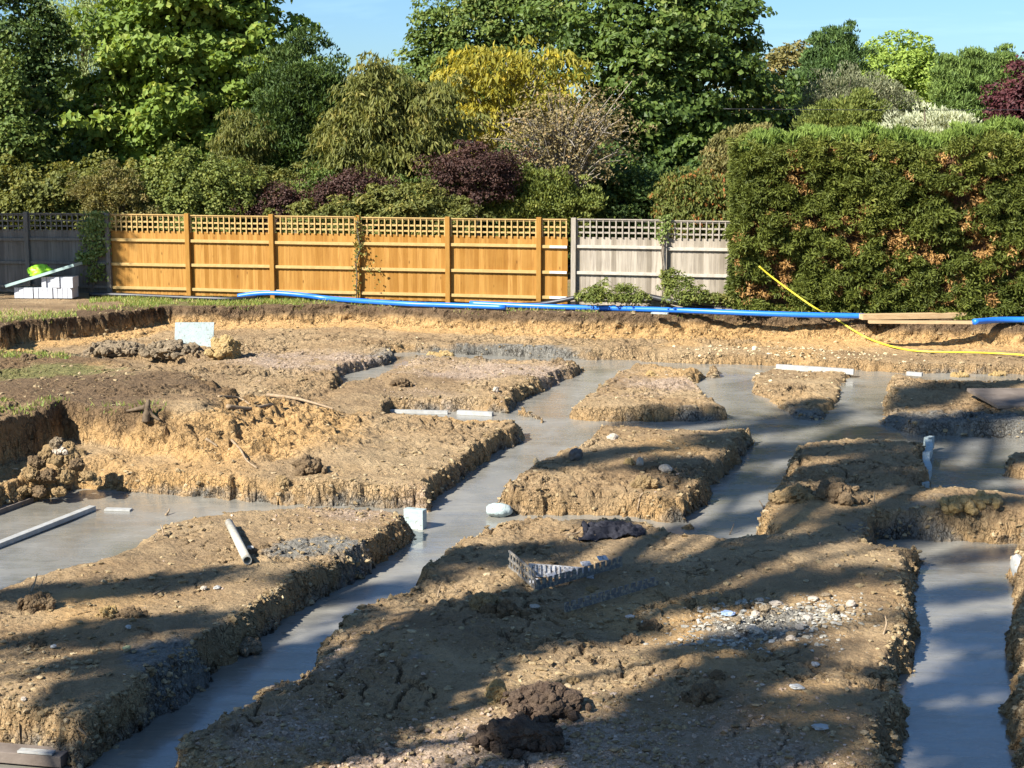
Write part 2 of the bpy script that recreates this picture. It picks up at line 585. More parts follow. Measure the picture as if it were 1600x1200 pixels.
def H(x, y, full=False):
    x = np.asarray(x, float); y = np.asarray(y, float)
    inside = (x > RX0 + 1) & (x < RX1 - 1) & (y > RY0 + .3) & (y < RY1 - 1)
    sc = bil(r_c, x, y); spit = bil(r_pit, x, y); spl = bil(r_plat, x, y); sch = bil(r_chan, x, y); isl = bil(r_islz, x, y)
    e1 = fbm2(x * 1.7, y * 1.7, 4, 3); e2 = fbm2(x * 7, y * 7, 3, 9)
    clod = fbm2(x * 5.5, y * 5.5, 4, 21)
    # grade and the outer bank
    sp_ = spit + 0.085 * e1 + 0.045 * e2 + .03 * fbm2(x * 13, y * 6, 3, 66)
    dt = datum(y)
    fl = ZP + dt + padlow(y) - 0.12 * sstep(2.6, 1.2, spit) * sstep(26, 29, y)
    wb = np.interp(x, [-7.0, -6.8], [.09, .30])
    z = fl * (sstep(0.0, 1.0, sp_ / wb) * 0.88 + 0.12 * sstep(0.2, 1.0, sp_))
    # plateau that ramps down to the right
    w = np.interp(x, [-5.9, -5.6, -5.2, -4.4, -3.2, -2.0], [0.12, 0.16, 0.40, 0.85, 1.7, 2.6])
    pl = sstep(-1, 0, (spl + 0.10 * e1 + 0.04 * e2) / w)
    z = z + (0 - z) * pl
    ch = sstep(0.0, 0.12, sch + 0.09 * e1 + 0.04 * e2)
    z = np.where(spl > -3, z * (1 - ch) + np.minimum(z, -0.52) * ch, z)
    inpit = sstep(0.1, 0.6, spit)
    lum = gsum(x, y, LUMP)
    z = z + inpit * lum
    z = np.where(isl > ZP + 1e-6, z, np.minimum(z, z))
    islm = sstep(ZP, ZP - 0.05, isl)
    z = z * (1 - islm) + (isl + dt) * islm
    # roughness
    rid = 1 - np.abs(fbm2(x * 2.6, y * 2.6, 3, 40))
    amp = 0.35 + 0.65 * inpit
    n_mid = fbm2(x * 1.3, y * 1.3, 3, 50)
    slope_rough = pl * (1 - pl) * 4
    rough = 0.38 + 1.0 * sstep(-0.1, 0.55, fbm2(x * .9, y * .9, 3, 77))
    far_ = 1 + .045 * np.clip(y - 12, 0, 14)
    z = z + amp * far_ * (0.032 * n_mid + rough * (0.036 * clod + 0.020 * fbm2(x * 21, y * 21, 3, 61) - 0.05 * sstep(.12, .0, np.abs(fbm2(x * 4.1, y * 4.1, 3, 44))) * sstep(.1, .5, e1 + .3)) + slope_rough * 0.13 * clod + 0.03 * (rid - 0.8) * slope_rough)
    # trenches
    wd = 0.125 + gsum(x, y, SOFT) + .17 * sstep(.0, .55, fbm2(x * 1.3, y * 1.3, 3, 88))
    s = sc + 0.085 + 0.085 * e1 + 0.055 * e2 + 0.018 * fbm2(x * 22, y * 22, 2, 5) + .05 * (np.abs(fbm2(x * 3.4, y * 3.4, 3, 65)) - .2)
    lip = 0.055 * np.exp(-np.clip(s, 0, 9) / 0.10) * (0.6 + 0.8 * e1)
    k = sstep(-0.3 * 1, 1.0, s / wd)
    zb = -1.05 + dt
    zt = zb + (z - lip - zb) * k
    zt = np.where(s > wd, z - lip, zt)
    zt = np.where(inside, zt, np.where((y > RY0 + .3), 0.02 * n_mid, -0.4))
    if full:
        return zt, dict(s=s, spit=sp_, pl=pl, ch=ch, inpit=inpit, clod=clod, e1=e1, sraw=spit)
    return zt


def hz(x, y):
    return float(H(np.array([x]), np.array([y]))[0])


def G(px, py, y0=8.0, y1=36.0):
    """where the sight line through a pixel meets the ground"""
    d = ray(px, py)
    ts = np.linspace(y0 / d[1], y1 / d[1], 2600)
    X = d[0] * ts; Y = d[1] * ts; Z = EYE + d[2] * ts
    h = np.maximum(H(X, Y), np.where((Y < 31) & (Y > 8), ZC + datum(Y), -9))
    i = int(np.argmax(Z <= h))
    return np.array([X[i], Y[i], h[i]])


# ------------------------------------------------------------------ the ground as one sheet
us = np.concatenate([-np.array([400, 60, 15, 5, 2.2, 1.3, .9, .7, .58, .5]), np.linspace(-.45, .45, 1240), np.array([.5, .58, .7, .9, 1.3, 2.2, 5, 15, 60, 400])])
yn = [6.5]
while yn[-1] < 33.0:
    yn.append(yn[-1] + 0.011 + 0.0105 * (yn[-1] - 6.5) / 24)
ys = np.concatenate([np.array([-900, -120, -30, -8, 0, 3, 5, 6]), np.array(yn), np.array([33.4, 34, 35, 36, 38, 41, 46, 55, 75, 120, 300, 900, 2600])])
UU, YY = np.meshgrid(us, ys)
XX = np.maximum(YY, 5.0) * UU
Z, q = H(XX, YY, True)
# crumbling walls: push the steep parts sideways
wall = (1 - np.abs(2 * sstep(-.05, .12, q['s']) - 1)) + (q['inpit'] < 1) * (q['sraw'] > -.3) * .8 + q['pl'] * (1 - q['pl']) * 2
wall = np.clip(wall, 0, 1)
dx = fbm3(XX * 8, YY * 8, Z * 14, 3, 4); dy = fbm3(XX * 8 + 40, YY * 8, Z * 14, 3, 8)
XX2 = XX + 0.085 * dx * wall; YY2 = YY + 0.10 * dy * wall
nr, nc = XX.shape
idx = np.arange(nr * nc).reshape(nr, nc)
F = np.stack([idx[:-1, :-1], idx[:-1, 1:], idx[1:, 1:], idx[1:, :-1]], -1).reshape(-1, 4)

HARD = [(450, 560, 1.6, 1), (560, 565, 1.0, .7), (720, 575, 1.4, 1), (820, 585, 1.0, .9), (860, 575, .8, .6), (700, 625, 1.0, .8), (620, 610, .5, .5), (1040, 590, 1.0, .8), (1060, 610, 1.0, .8), (970, 620, .5, .6),
        (580, 800, .6, .8), (640, 760, .4, .7), (500, 795, .6, .6), (600, 775, .5, .6), (760, 1180, .9, .9), (640, 1190, .7, .8), (900, 1195, .7, .8), (1050, 1110, .5, .6), (420, 1110, .5, .75), (520, 1040, .4, .7),
        (380, 1170, .5, .6), (560, 1020, .4, .5), (1200, 1150, .8, .6), (1190, 1180, .5, .6), (860, 1150, .5, .6), (440, 1150, .4, .6)]
SLUD = [(690, 548, .9, .9), (850, 550, .9, .9), (780, 548, .8, .7), (590, 555, .8, .6), (250, 1030, .35, 1), (280, 1040, .3, 1), (470, 860, .4, 1), (520, 850, .3, .8), (1050, 800, .4, .9), (1430, 800, .5, .6), (1420, 660, 1.2, .9), (1500, 650, 1.0, .7),
        (1240, 650, .5, 1), (1250, 635, .5, .9), (1540, 660, 1, .8), (1350, 830, .5, .5), (1100, 650, .5, .5), (1200, 970, .5, .55), (1150, 990, .5, .5), (1270, 955, .4, .5), (640, 1030, .3, .4), (1090, 640, .4, .6), (180, 545, 1, .6)]
s = q['s']
lowband = sstep(-.62, -.82, Z - datum(YY2)) * sstep(.14, .02, s)
m_hard = np.clip(gsum(XX, YY, HARD) * (.75 + .5 * fbm2(XX * 1.5, YY * 1.5, 3, 120)), 0, 1) * q['inpit']
m_slud = np.clip(gsum(XX, YY, SLUD) + .42 * lowband + .25 * sstep(.3, .05, s) * sstep(-.1, .5, fbm2(XX * .9, YY * .9, 2, 90)), 0, 1) * q['inpit']
bankz = sstep(-.30, -.10, Z + 0.10 * q['e1'] + .06 * q['clod'])
bank = sstep(1.3, .5, np.abs(q['sraw']))
m_top = np.clip(bankz * bank * (q['sraw'] > -.9) * .95 + .45 * (q['sraw'] < -.05) * sstep(-.3, .4, fbm2(XX * 1.1, YY * 1.1, 3, 14)) + .85 * sstep(.15, .8, q['pl']) * sstep(.2, .9, .75 + fbm2(XX * .7, YY * .7, 3, 15)), 0, 1)
m_och = np.clip(1.15 * sstep(-.10, -.22, Z) * sstep(.55, .30, np.abs(q['sraw'] - .22)) + sstep(.15, .5, q['pl'] * (1 - q['pl']) * 4) * .9 + sstep(.16, .0, s) * .55 + .75 * sstep(.15, .6, fbm2(XX * .55, YY * .55, 3, 33)) * q['inpit'], 0, 1)
m_turf = np.clip((q['sraw'] < -.12) * (.05 + .5 * (YY > 31.6) * (XX > -8) + .12 * (XX < -6)) + .8 * sstep(.05, .5, fbm2(XX * .6, YY * .6, 3, 71)) * .6 * (q['pl'] > .9) * (XX < -5.5)
                 + np.clip(gsum(XX, YY, [(40, 552, 1.0, .6), (60, 632, .7, .9), (130, 632, .5, .6), (30, 640, .5, .8), (180, 634, .4, .4)]), 0, 1), 0, 1)
me = mesh_np('ground', np.stack([XX2, YY2, Z], -1).reshape(-1, 3), F, True,
             dict(ochre=m_och.ravel(), topsoil=m_top.ravel(), sludge=m_slud.ravel(), hardcore=m_hard.ravel(), turf=m_turf.ravel()))
ground = link('ground', me, M_soil)
tag(ground, 'bare tan clay and soil of the dug building plot', 'ground', kind='structure')

# poured concrete in the trenches
cx = np.linspace(-11.5, 12.0, 60); cy = np.linspace(6.6, 30.2, 60)
CX, CY = np.meshgrid(cx, cy)
ii = np.arange(3600).reshape(60, 60)
me = mesh_np('concrete_footing', np.stack([CX, CY, ZC + datum(CY)], -1).reshape(-1, 3), np.stack([ii[:-1, :-1], ii[:-1, 1:], ii[1:, 1:], ii[1:, :-1]], -1).reshape(-1, 4), True)
tag(link('concrete_footing', me, M_conc), 'wet grey concrete poured level in the foundation trenches', 'concrete', kind='structure')
# ------------------------------------------------------------------ foliage
def unit(v):
    return v / (np.linalg.norm(v, axis=-1, keepdims=True) + 1e-9)


def leaves_mesh(name, C, N, L, W, mode, rng, tint, droop=0.0, jitter=.5):
    """C centres, N outward directions of the leaves; mode flat / hang / spray"""
    n = len(C)
    rnd = rng.normal(size=(n, 3))
    if mode == 'flat':
        nor = unit(N + jitter * rnd)
        ax = unit(np.cross(nor, rng.normal(size=(n, 3))))
        ax = unit(ax + np.array([0, 0, -droop]))
    elif mode == 'hang':
        ax = unit(N * .45 + np.array([0, 0, -1.0]) + .35 * rnd)
        nor = unit(np.cross(ax, rng.normal(size=(n, 3))))
        nor = unit(nor + .8 * N)
    else:
        ax = unit(N + np.array([0, 0, -droop]) + jitter * rnd)
        nor = unit(np.cross(ax, rng.normal(size=(n, 3))))
        nor = unit(nor + np.array([0, 0, .6]))
    sd = unit(np.cross(nor, ax))
    nor = np.cross(ax, sd)
    l = (L * rng.uniform(.65, 1.25, n))[:, None]; w = (W * rng.uniform(.7, 1.25, n))[:, None]
    v = np.stack([C - ax * l * .5, C + sd * w * .5 + nor * w * .14 - ax * l * .05, C + ax * l * .5 - nor * l * .08, C - sd * w * .5 + nor * w * .14 - ax * l * .05], 1).reshape(-1, 3)
    f = np.arange(4 * n).reshape(n, 4)
    return mesh_np(name, v, f, False, {'tint': np.repeat(tint, 4)})


M_bark = simple_mat('bark', (.10, .075, .05), (.20, .16, .115), 14, .9, .01, (1, 1, .3))
M_greybark = simple_mat('grey_bark', (.20, .17, .13), (.34, .30, .24), 14, .9, .01, (1, 1, .3))


def px_blob(D, cx, cy, rx, ry, deep=.8, dd=0):
    c = PY(cx, cy, D + dd)
    k = (D + dd) / FPX
    return (c, np.array([rx * k, rx * k * deep, ry * k]))


def tree(name, label, cat, D, blobs, leafm, leaf=(.15, .11, 'flat'), clumps=260, per=70, cr=.5, flat=.6, group=None, trunk_px=None, trunk_r=.16, bark=None,
         shell=.55, droop=.2, bare=0, seed=0, uplift=.5, part='crown', jitter=.5, trunk=True, limbs=6, twig_r=.012):
    rng = np.random.default_rng(seed + 11)
    B = [px_blob(D, *b) for b in blobs]
    area = np.array([b[1][0] * b[1][2] for b in B]); area = area / area.sum()
    base_px = trunk_px if trunk_px is not None else blobs[0][0]
    base = PY(base_px, 400, D + B[0][1][1] * .2); base[2] = -.05
    root = empty(name, base, label, cat, group)
    which = rng.choice(len(B), clumps, p=area)
    d = unit(rng.normal(size=(clumps, 3)))
    d[:, 1] = np.where(rng.random(clumps) < .55, -np.abs(d[:, 1]), d[:, 1])
    rr = 1 - (1 - shell) * rng.random(clumps) ** 1.6
    cc = np.array([B[i][0] for i in which]); rad = np.array([B[i][1] for i in which])
    lump = 1 + .48 * fbm3(d[:, 0] * 2.6 + which * 7.7, d[:, 1] * 2.6, d[:, 2] * 2.6, 3, seed) + .12 * rng.normal(size=clumps) + .35 * (rng.random(clumps) < .05)
    P = cc + d * rad * (rr * lump)[:, None]
    P[:, 2] = np.maximum(P[:, 2], .25)
    crs = cr * rng.uniform(.55, 1.35, clumps)
    # leaves on the upper and outer side of every clump
    n = clumps * per
    ci = np.repeat(np.arange(clumps), per)
    out = unit(P - cc + np.array([0, 0, .15]))
    e = unit(rng.normal(size=(n, 3)) + .75 * out[ci] + np.array([0, 0, uplift]))
    ra = crs[ci] * rng.uniform(.55, 1.05, n)
    off = e * ra[:, None]; off[:, 2] *= flat
    C = P[ci] + off
    C[:, 2] = np.maximum(C[:, 2], .1)
    N = unit(e * .8 + out[ci] * .35 + np.array([0, 0, .55]))
    tc = rng.random(clumps)
    tint = np.clip(.55 * tc[ci] + .45 * rng.random(n), 0, 1)
    me = leaves_mesh(part, C, N, leaf[0], leaf[1], leaf[2], rng, tint, droop, jitter)
    link(part, me, leafm, root)
    if trunk:
        mb = MB()
        top = B[0][0] + np.array([0, 0, B[0][1][2] * .35])
        mid = (base * .5 + top * .5) + np.array([rng.normal() * .15, 0, 0])
        mb.tube(spline([base, mid, top], 6), list(np.linspace(trunk_r, trunk_r * .35, 13)), 9)
        pick = rng.choice(clumps, min(limbs + bare, clumps), replace=False)
        for j, i in enumerate(pick):
            t0 = rng.uniform(.25, .85)
            a = base * (1 - t0) + top * t0
            b_ = P[i]
            m_ = a * .45 + b_ * .55 + np.array([0, 0, .25 * np.linalg.norm(b_ - a)]) * .5
            r0 = trunk_r * (.42 if j < limbs else .16)
            mb.tube(spline([a, m_, b_], 4), list(np.linspace(r0, max(r0 * .25, twig_r * .8), 9)), 5, cap=False)
        mb.build('trunk', bark or M_bark, root, True)
    settle(root)
    return root


GR_FAR = 'trees standing beyond the fence'
GR_SHR = 'shrubs growing behind the fence'
L_syc = leaf_mat('sycamore_leaf', (.045, .085, .016), (.105, .155, .030), (.19, .21, .05), .30)
L_dark = leaf_mat('dark_leaf', (.016, .032, .010), (.042, .072, .018), (.09, .12, .03), .2)
L_lime = leaf_mat('lime_leaf', (.024, .045, .012), (.062, .098, .022), (.12, .15, .045), .25, .5)
L_oak = leaf_mat('oak_leaf', (.030, .055, .015), (.075, .11, .026), (.15, .16, .05), .25)
L_pale = leaf_mat('pale_leaf', (.10, .15, .07), (.17, .22, .10), (.24, .28, .15), .3)
L_shrub = leaf_mat('shrub_leaf', (.048, .070, .018), (.105, .130, .034), (.19, .20, .055), .3)
L_olive = leaf_mat('olive_leaf', (.045, .060, .019), (.102, .112, .031), (.20, .175, .055), .3)
L_hedge = leaf_mat('hornbeam_leaf', (.042, .055, .016), (.095, .105, .026), (.19, .16, .045), .28)
L_purple = leaf_mat('purple_leaf', (.022, .012, .011), (.044, .024, .020), (.075, .044, .032), .18, tcol=(.16, .04, .03))
L_plum = leaf_mat('plum_leaf', (.026, .010, .013), (.055, .018, .021), (.09, .035, .03), .18, tcol=(.2, .03, .03))
L_yellow = leaf_mat('yellow_leaf', (.075, .09, .020), (.20, .185, .026), (.36, .28, .03), .35)
L_rust = leaf_mat('rust_leaf', (.08, .074, .036), (.155, .13, .068), (.25, .165, .085), .25)
L_brown = leaf_mat('bronze_leaf', (.060, .064, .024), (.12, .113, .042), (.20, .145, .065), .25)
L_bright = leaf_mat('bright_leaf', (.085, .13, .03), (.17, .24, .05), (.26, .32, .09), .32)
L_conif = leaf_mat('conifer_leaf', (.020, .040, .015), (.050, .090, .026), (.09, .14, .04), .15)
L_conif2 = leaf_mat('pale_conifer_leaf', (.040, .070, .022), (.090, .14, .036), (.15, .20, .06), .18)
L_silver = leaf_mat('silver_leaf', (.18, .21, .15), (.30, .33, .25), (.40, .42, .34), .25)
L_red = leaf_mat('photinia_leaf', (.045, .068, .016), (.09, .10, .025), (.26, .06, .025), .3)
L_ivy = leaf_mat('ivy_leaf', (.05, .08, .02), (.12, .16, .05), (.22, .26, .11), .25)

# --- far row, left to right
tree('ivy_clad_tree', 'dark ivy clad tree at the far left edge, nearly black inside with ragged bright tips', 'tree', 40,
     [(40, 130, 62, 120, .8), (72, 60, 30, 90, .8), (10, 30, 60, 70, .8), (30, 220, 70, 60, .8)], L_dark, (.13, .09, 'flat'), 330, 46, .40, seed=1, bare=30, shell=.35, group=GR_FAR, trunk_px=55)
tree('hazel_tree', 'sunlit green leafy tree low at the far left edge, before the dark ivy clad tree', 'tree', 38.6,
     [(12, 190, 46, 60, .8), (34, 225, 40, 34, .8), (6, 130, 26, 40, .8)], L_oak, (.13, .09, 'flat'), 150, 46, .36, seed=44, group=GR_FAR, trunk_px=5)
tree('willow_tree', 'pale grey green tree between the dark ivy clad tree and the sycamore', 'tree', 52,
     [(135, 30, 55, 80, .8), (120, 85, 40, 60, .8), (190, -20, 80, 60, .8)], L_pale, (.14, .05, 'hang'), 260, 60, .55, seed=2, group=GR_FAR)
tree('sycamore_tree', 'large bright green sycamore with broad leaves behind the orange fence', 'tree', 42,
     [(300, 110, 160, 150, .85), (275, 40, 100, 110, .8), (370, 60, 95, 95, .8), (200, 190, 90, 75, .8), (310, 215, 110, 55, .8), (300, -60, 130, 70, .8)],
     L_syc, (.19, .17, 'flat'), 620, 62, .52, seed=3, flat=.55, group=GR_FAR, trunk_px=290, trunk_r=.24)
tree('bay_tree', 'dark green upright laurel like tree right of the large sycamore', 'tree', 39.5,
     [(470, 180, 62, 95, .8), (480, 110, 42, 55, .8), (430, 215, 55, 70, .8), (520, 220, 45, 70, .8)], L_dark, (.13, .05, 'spray'), 330, 70, .40, droop=-.5, seed=4, group=GR_FAR, jitter=.7)
tree('oak_tree', 'dull green oak rising behind the yellow tree', 'tree', 54,
     [(770, 60, 95, 90, .8), (700, 110, 60, 80, .8), (830, 10, 80, 60, .8), (660, 140, 40, 60, .8)], L_oak, (.17, .12, 'flat'), 520, 60, .55, seed=5, group=GR_FAR, trunk_r=.25)
tree('lime_tree', 'tallest dark green tree at top centre with layered drooping leaf pads', 'tree', 45,
     [(1040, 110, 135, 150, .85), (1000, 40, 110, 95, .8), (1090, 30, 85, 100, .8), (1120, 150, 75, 90, .8), (1000, 220, 90, 80, .8), (1080, 250, 80, 70, .8), (1040, -90, 110, 90, .8), (930, 90, 60, 70, .8)],
     L_lime, (.19, .14, 'flat'), 760, 60, .55, seed=6, flat=.45, group=GR_FAR, trunk_px=1040, trunk_r=.28)
tree('cherry_tree', 'olive cherry tree with long drooping leaves behind the middle fence bays', 'tree', 38.5,
     [(600, 205, 75, 75, .8), (590, 160, 42, 45, .8), (660, 190, 62, 60, .8), (560, 240, 60, 60, .8), (640, 275, 75, 50, .8)], L_olive, (.20, .06, 'hang'), 330, 60, .42, seed=7, group=GR_FAR, bare=16, trunk_r=.1)
tree('yellowing_tree', 'tree with bright yellow autumn leaves and bare pale branches, top centre', 'tree', 43,
     [(800, 115, 100, 40, .8), (760, 115, 70, 36, .8), (850, 150, 75, 45, .8), (730, 190, 50, 60, .8), (800, 190, 80, 50, .8)], L_yellow, (.22, .09, 'hang'), 210, 22, .46, seed=8, group=GR_FAR, bark=M_greybark, bare=70, trunk_r=.13)
tree('bare_apple_tree', 'half bare twiggy apple tree with sparse rusty leaves and a dark leaning trunk', 'tree', 38,
     [(880, 195, 95, 60, .8), (840, 215, 60, 50, .8), (930, 200, 62, 60, .8), (880, 250, 80, 40, .8)], L_rust, (.085, .05, 'flat'), 330, 17, .40, seed=9, group=GR_FAR, bark=M_greybark, bare=300, trunk_px=872, trunk_r=.13, shell=.3, twig_r=.01)
tree('copper_tree', 'bronze green tree between the lime tree and the small conifer', 'tree', 56,
     [(1225, 150, 62, 70, .8), (1240, 120, 55, 40, .8), (1200, 190, 60, 60, .8), (1260, 190, 40, 60, .8)], L_brown, (.15, .11, 'flat'), 260, 60, .5, seed=10, group=GR_FAR)
tree('cypress_tree', 'dark pointed conifer with feathery tips right of the lime tree', 'tree', 54,
     [(1300, 125, 40, 55, .8), (1312, 84, 20, 28, .8), (1280, 150, 40, 50, .8), (1345, 85, 14, 7, .8), (1285, 75, 7, 22, 1), (1303, 62, 6, 20, 1), (1322, 66, 6, 20, 1), (1268, 92, 8, 18, 1)], L_conif, (.20, .05, 'spray'), 330, 90, .42, droop=-.5, seed=11, group=GR_FAR, jitter=.75, uplift=.9)
tree('ash_tree', 'bright yellow green rounded tree on the skyline above the tall hedge', 'tree', 58,
     [(1405, 130, 78, 55, .8), (1390, 100, 55, 32, .8), (1450, 140, 50, 50, .8), (1350, 150, 40, 40, .8)], L_bright, (.16, .10, 'flat'), 300, 60, .52, seed=12, group=GR_FAR)
for i, (px_, w_, D_, lab) in enumerate([(1505, 46, 55, 'soft green conifer on the skyline right of the bright rounded tree'), (1555, 40, 57, 'soft green conifer with a thin leading shoot, nearest the plum tree')]):
    tree('conifer_tree', lab, 'tree', D_, [(px_, 170, w_, 60, .8), (px_ + 5, 125, w_ * .4, 34, .8), (px_ - 25, 150, w_ * .4, 45, .8), (px_ - 12, 118, 7, 30, 1), (px_ + 16, 105, 6, 30, 1), (px_ - 30, 112, 6, 24, 1), (px_ + 32, 125, 8, 26, 1)], L_conif2, (.20, .05, 'spray'), 300, 90, .42, droop=-.5, seed=13 + i, group=GR_FAR, jitter=.75, uplift=.9)
tree('grey_willow', 'grey twiggy tree below the small conifer, above the tall hedge', 'tree', 46,
     [(1320, 165, 60, 50, .8), (1370, 180, 50, 45, .8), (1290, 190, 35, 40, .8)], leaf_mat('grey_leaf', (.07, .085, .05), (.14, .155, .10), (.22, .23, .16), .25), (.11, .035, 'spray'), 240, 60, .40, droop=-.6, seed=15, group=GR_FAR, bark=M_greybark, bare=60, jitter=.6)
tree('green_shrub_tree', 'mid green rounded bush standing just behind the tall hedge top', 'tree', 40,
     [(1315, 195, 50, 36, .8), (1330, 180, 34, 28, .8)], L_shrub, (.11, .06, 'spray'), 150, 60, .35, droop=-.5, seed=16, group=GR_FAR)
tree('silver_bush', 'silvery pale leaved bush showing above the tall hedge', 'tree', 38,
     [(1445, 205, 55, 26, .8), (1480, 195, 34, 18, .8)], L_silver, (.12, .035, 'spray'), 130, 50, .32, droop=-.7, seed=17, group=GR_FAR)
tree('plum_tree', 'dark red plum tree cut by the right edge above the hedge', 'tree', 44,
     [(1595, 175, 48, 42, .8), (1640, 150, 60, 60, .8)], L_plum, (.12, .08, 'flat'), 220, 60, .4, seed=18, group=GR_FAR)
tree('backdrop_tree', 'dark mixed tree filling the gap behind the cherry tree', 'tree', 58,
     [(560, 200, 70, 60, .8), (640, 200, 60, 70, .8), (500, 150, 40, 50, .8)], L_oak, (.17, .12, 'flat'), 260, 50, .55, seed=19, group=GR_FAR)
tree('backdrop_tree', 'dark leafy tree low between the lime tree and the tall hedge', 'tree', 47,
     [(1160, 250, 70, 60, .8), (1200, 220, 60, 50, .8)], L_dark, (.15, .11, 'flat'), 220, 50, .5, seed=20, group=GR_FAR)

# --- shrubs right behind the fence
tree('trimmed_hedge', 'clipped yellow green hornbeam hedge above the shaded grey fence', 'hedge', 37.5,
     [(90, 305, 110, 42, .5), (10, 300, 70, 45, .5), (170, 305, 70, 42, .5), (-90, 300, 80, 45, .5), (60, 350, 130, 50, .4)], L_hedge, (.11, .08, 'flat'), 480, 60, .28, seed=21, trunk=False, part='foliage', flat=.9)
tree('leafy_shrub', 'bright green small leaved shrub behind the first orange bays', 'shrub', 37,
     [(300, 300, 85, 52, .6), (260, 310, 55, 45, .6), (350, 300, 50, 45, .6), (300, 350, 90, 45, .5)], L_shrub, (.085, .06, 'flat'), 430, 60, .27, seed=22, group=GR_SHR, flat=.9, trunk_r=.05)
tree('tangled_shrub', 'brown green tangled shrub above the ivy covered fence post', 'shrub', 36.4,
     [(190, 320, 50, 40, .6), (160, 300, 40, 35, .6)], L_brown, (.08, .04, 'spray'), 160, 60, .25, seed=23, group=GR_SHR, bare=40, trunk_r=.04)
tree('purple_shrub', 'dull purple shrub between the bright green shrub and the cherry tree', 'shrub', 37,
     [(445, 318, 36, 22, .6), (400, 338, 40, 22, .5)], L_purple, (.07, .045, 'flat'), 110, 50, .26, seed=24, group=GR_SHR, flat=.9, trunk_r=.04)
tree('purple_shrub', 'purple leaved bush low under the cherry tree', 'shrub', 36.6,
     [(555, 290, 40, 16, .6), (520, 308, 34, 18, .6), (598, 300, 22, 15, .6)], L_purple, (.07, .045, 'flat'), 120, 46, .24, seed=25, group=GR_SHR, flat=.9, trunk_r=.04)
tree('purple_maple', 'dark purple maple with a domed crown left of the apple trunk', 'tree', 37,
     [(745, 262, 62, 26, .7), (788, 276, 24, 30, .7), (705, 288, 26, 30, .7), (735, 236, 20, 16, .7), (760, 300, 36, 18, .7)], L_purple, (.07, .04, 'flat'), 260, 56, .26, seed=26, group=GR_SHR, flat=.6, trunk_r=.06, trunk_px=755)
tree('laurel_shrub', 'olive green shrub low behind the fence between the purple bushes', 'shrub', 36.2,
     [(640, 320, 60, 30, .6), (590, 340, 60, 36, .5), (510, 345, 60, 30, .5), (690, 345, 60, 30, .5)], L_olive, (.12, .05, 'flat'), 260, 55, .26, seed=27, group=GR_SHR, trunk_r=.04)
tree('leafy_shrub', 'fresh green shrub at the foot of the apple tree', 'shrub', 37.4,
     [(840, 310, 50, 42, .6), (880, 320, 45, 40, .6), (800, 340, 40, 30, .6)], L_shrub, (.09, .055, 'spray'), 240, 55, .28, seed=28, group=GR_SHR, trunk_r=.04, droop=-.3)
tree('dark_shrub', 'very dark green shrub under the lime tree behind the weathered fence', 'shrub', 39,
     [(970, 320, 60, 45, .6), (930, 300, 45, 40, .6), (1020, 320, 50, 50, .6), (1100, 330, 60, 50, .6)], L_dark, (.12, .09, 'flat'), 300, 50, .34, seed=29, group=GR_SHR, trunk_r=.04)
tree('photinia_shrub', 'red tipped green shrub showing above the weathered fence beside the hedge', 'shrub', 34.6,
     [(1070, 310, 48, 32, .6), (1110, 310, 40, 36, .6), (1090, 345, 60, 36, .5)], L_red, (.10, .05, 'hang'), 250, 55, .26, seed=30, group=GR_SHR, trunk_r=.04)
tree('bronze_shrub', 'bronze leaved shrub leaning out behind the left end of the tall hedge', 'shrub', 35.5,
     [(1140, 250, 34, 36, .6), (1180, 230, 40, 26, .6), (1130, 290, 36, 36, .6)], L_brown, (.11, .05, 'hang'), 190, 55, .28, seed=31, group=GR_SHR, trunk_r=.04)

tree('rambling_shrub', 'dull green rambling shrub behind the second orange bay, round the smaller purple bush', 'shrub', 37.6,
     [(420, 315, 70, 46, .6), (380, 290, 40, 34, .6), (470, 300, 46, 40, .6), (440, 350, 90, 40, .5)], L_olive, (.08, .045, 'flat'), 330, 50, .27, seed=41, group=GR_SHR, trunk_r=.04)
tree('rambling_shrub', 'dark olive shrub filling the row under the cherry tree', 'shrub', 37.4,
     [(550, 325, 60, 30, .6), (500, 300, 40, 30, .6), (610, 320, 50, 34, .6), (680, 320, 50, 40, .6)], L_oak, (.09, .045, 'hang'), 330, 50, .27, seed=42, group=GR_SHR, trunk_r=.04)
tree('slender_tree', 'thin yellowish drooping tree between the sycamore and the dark bay tree', 'tree', 39,
     [(390, 215, 34, 36, .7), (370, 240, 36, 28, .7)], L_olive, (.16, .04, 'hang'), 130, 34, .3, seed=43, group=GR_FAR, trunk_r=.05)

# the shaded belt of undergrowth under all of them
rng = np.random.default_rng(5)
n = 42000
C = np.stack([rng.uniform(-16, 9, n), rng.uniform(39.5, 43.5, n), 2.9 * rng.random(n) ** .8], 1)
C[:, 2] *= .75 + .5 * vn2(C[:, 0] * .8, C[:, 1] * .2, 3)
me = leaves_mesh('undergrowth', C, unit(rng.normal(size=(n, 3)) * .5 + np.array([0, -.6, .6])), .2, .14, 'flat', rng, rng.random(n))
tag(link('undergrowth', me, L_dark), 'dark leafy undergrowth behind the fence, under the trees', 'undergrowth', kind='stuff')
n = 50000
C = np.stack([rng.uniform(-30, 34, n), rng.uniform(62, 66, n), 6.2 * rng.random(n) ** .8], 1)
C[:, 2] *= .6 + .6 * fbm2(C[:, 0] * .25, C[:, 1] * 0, 3, 3) + .1
me = leaves_mesh('woods', C, unit(rng.normal(size=(n, 3)) * .5 + np.array([0, -.6, .6])), .38, .28, 'flat', rng, rng.random(n))
tag(link('woods', me, L_oak), 'far belt of green trees behind the gardens', 'woods', kind='stuff')

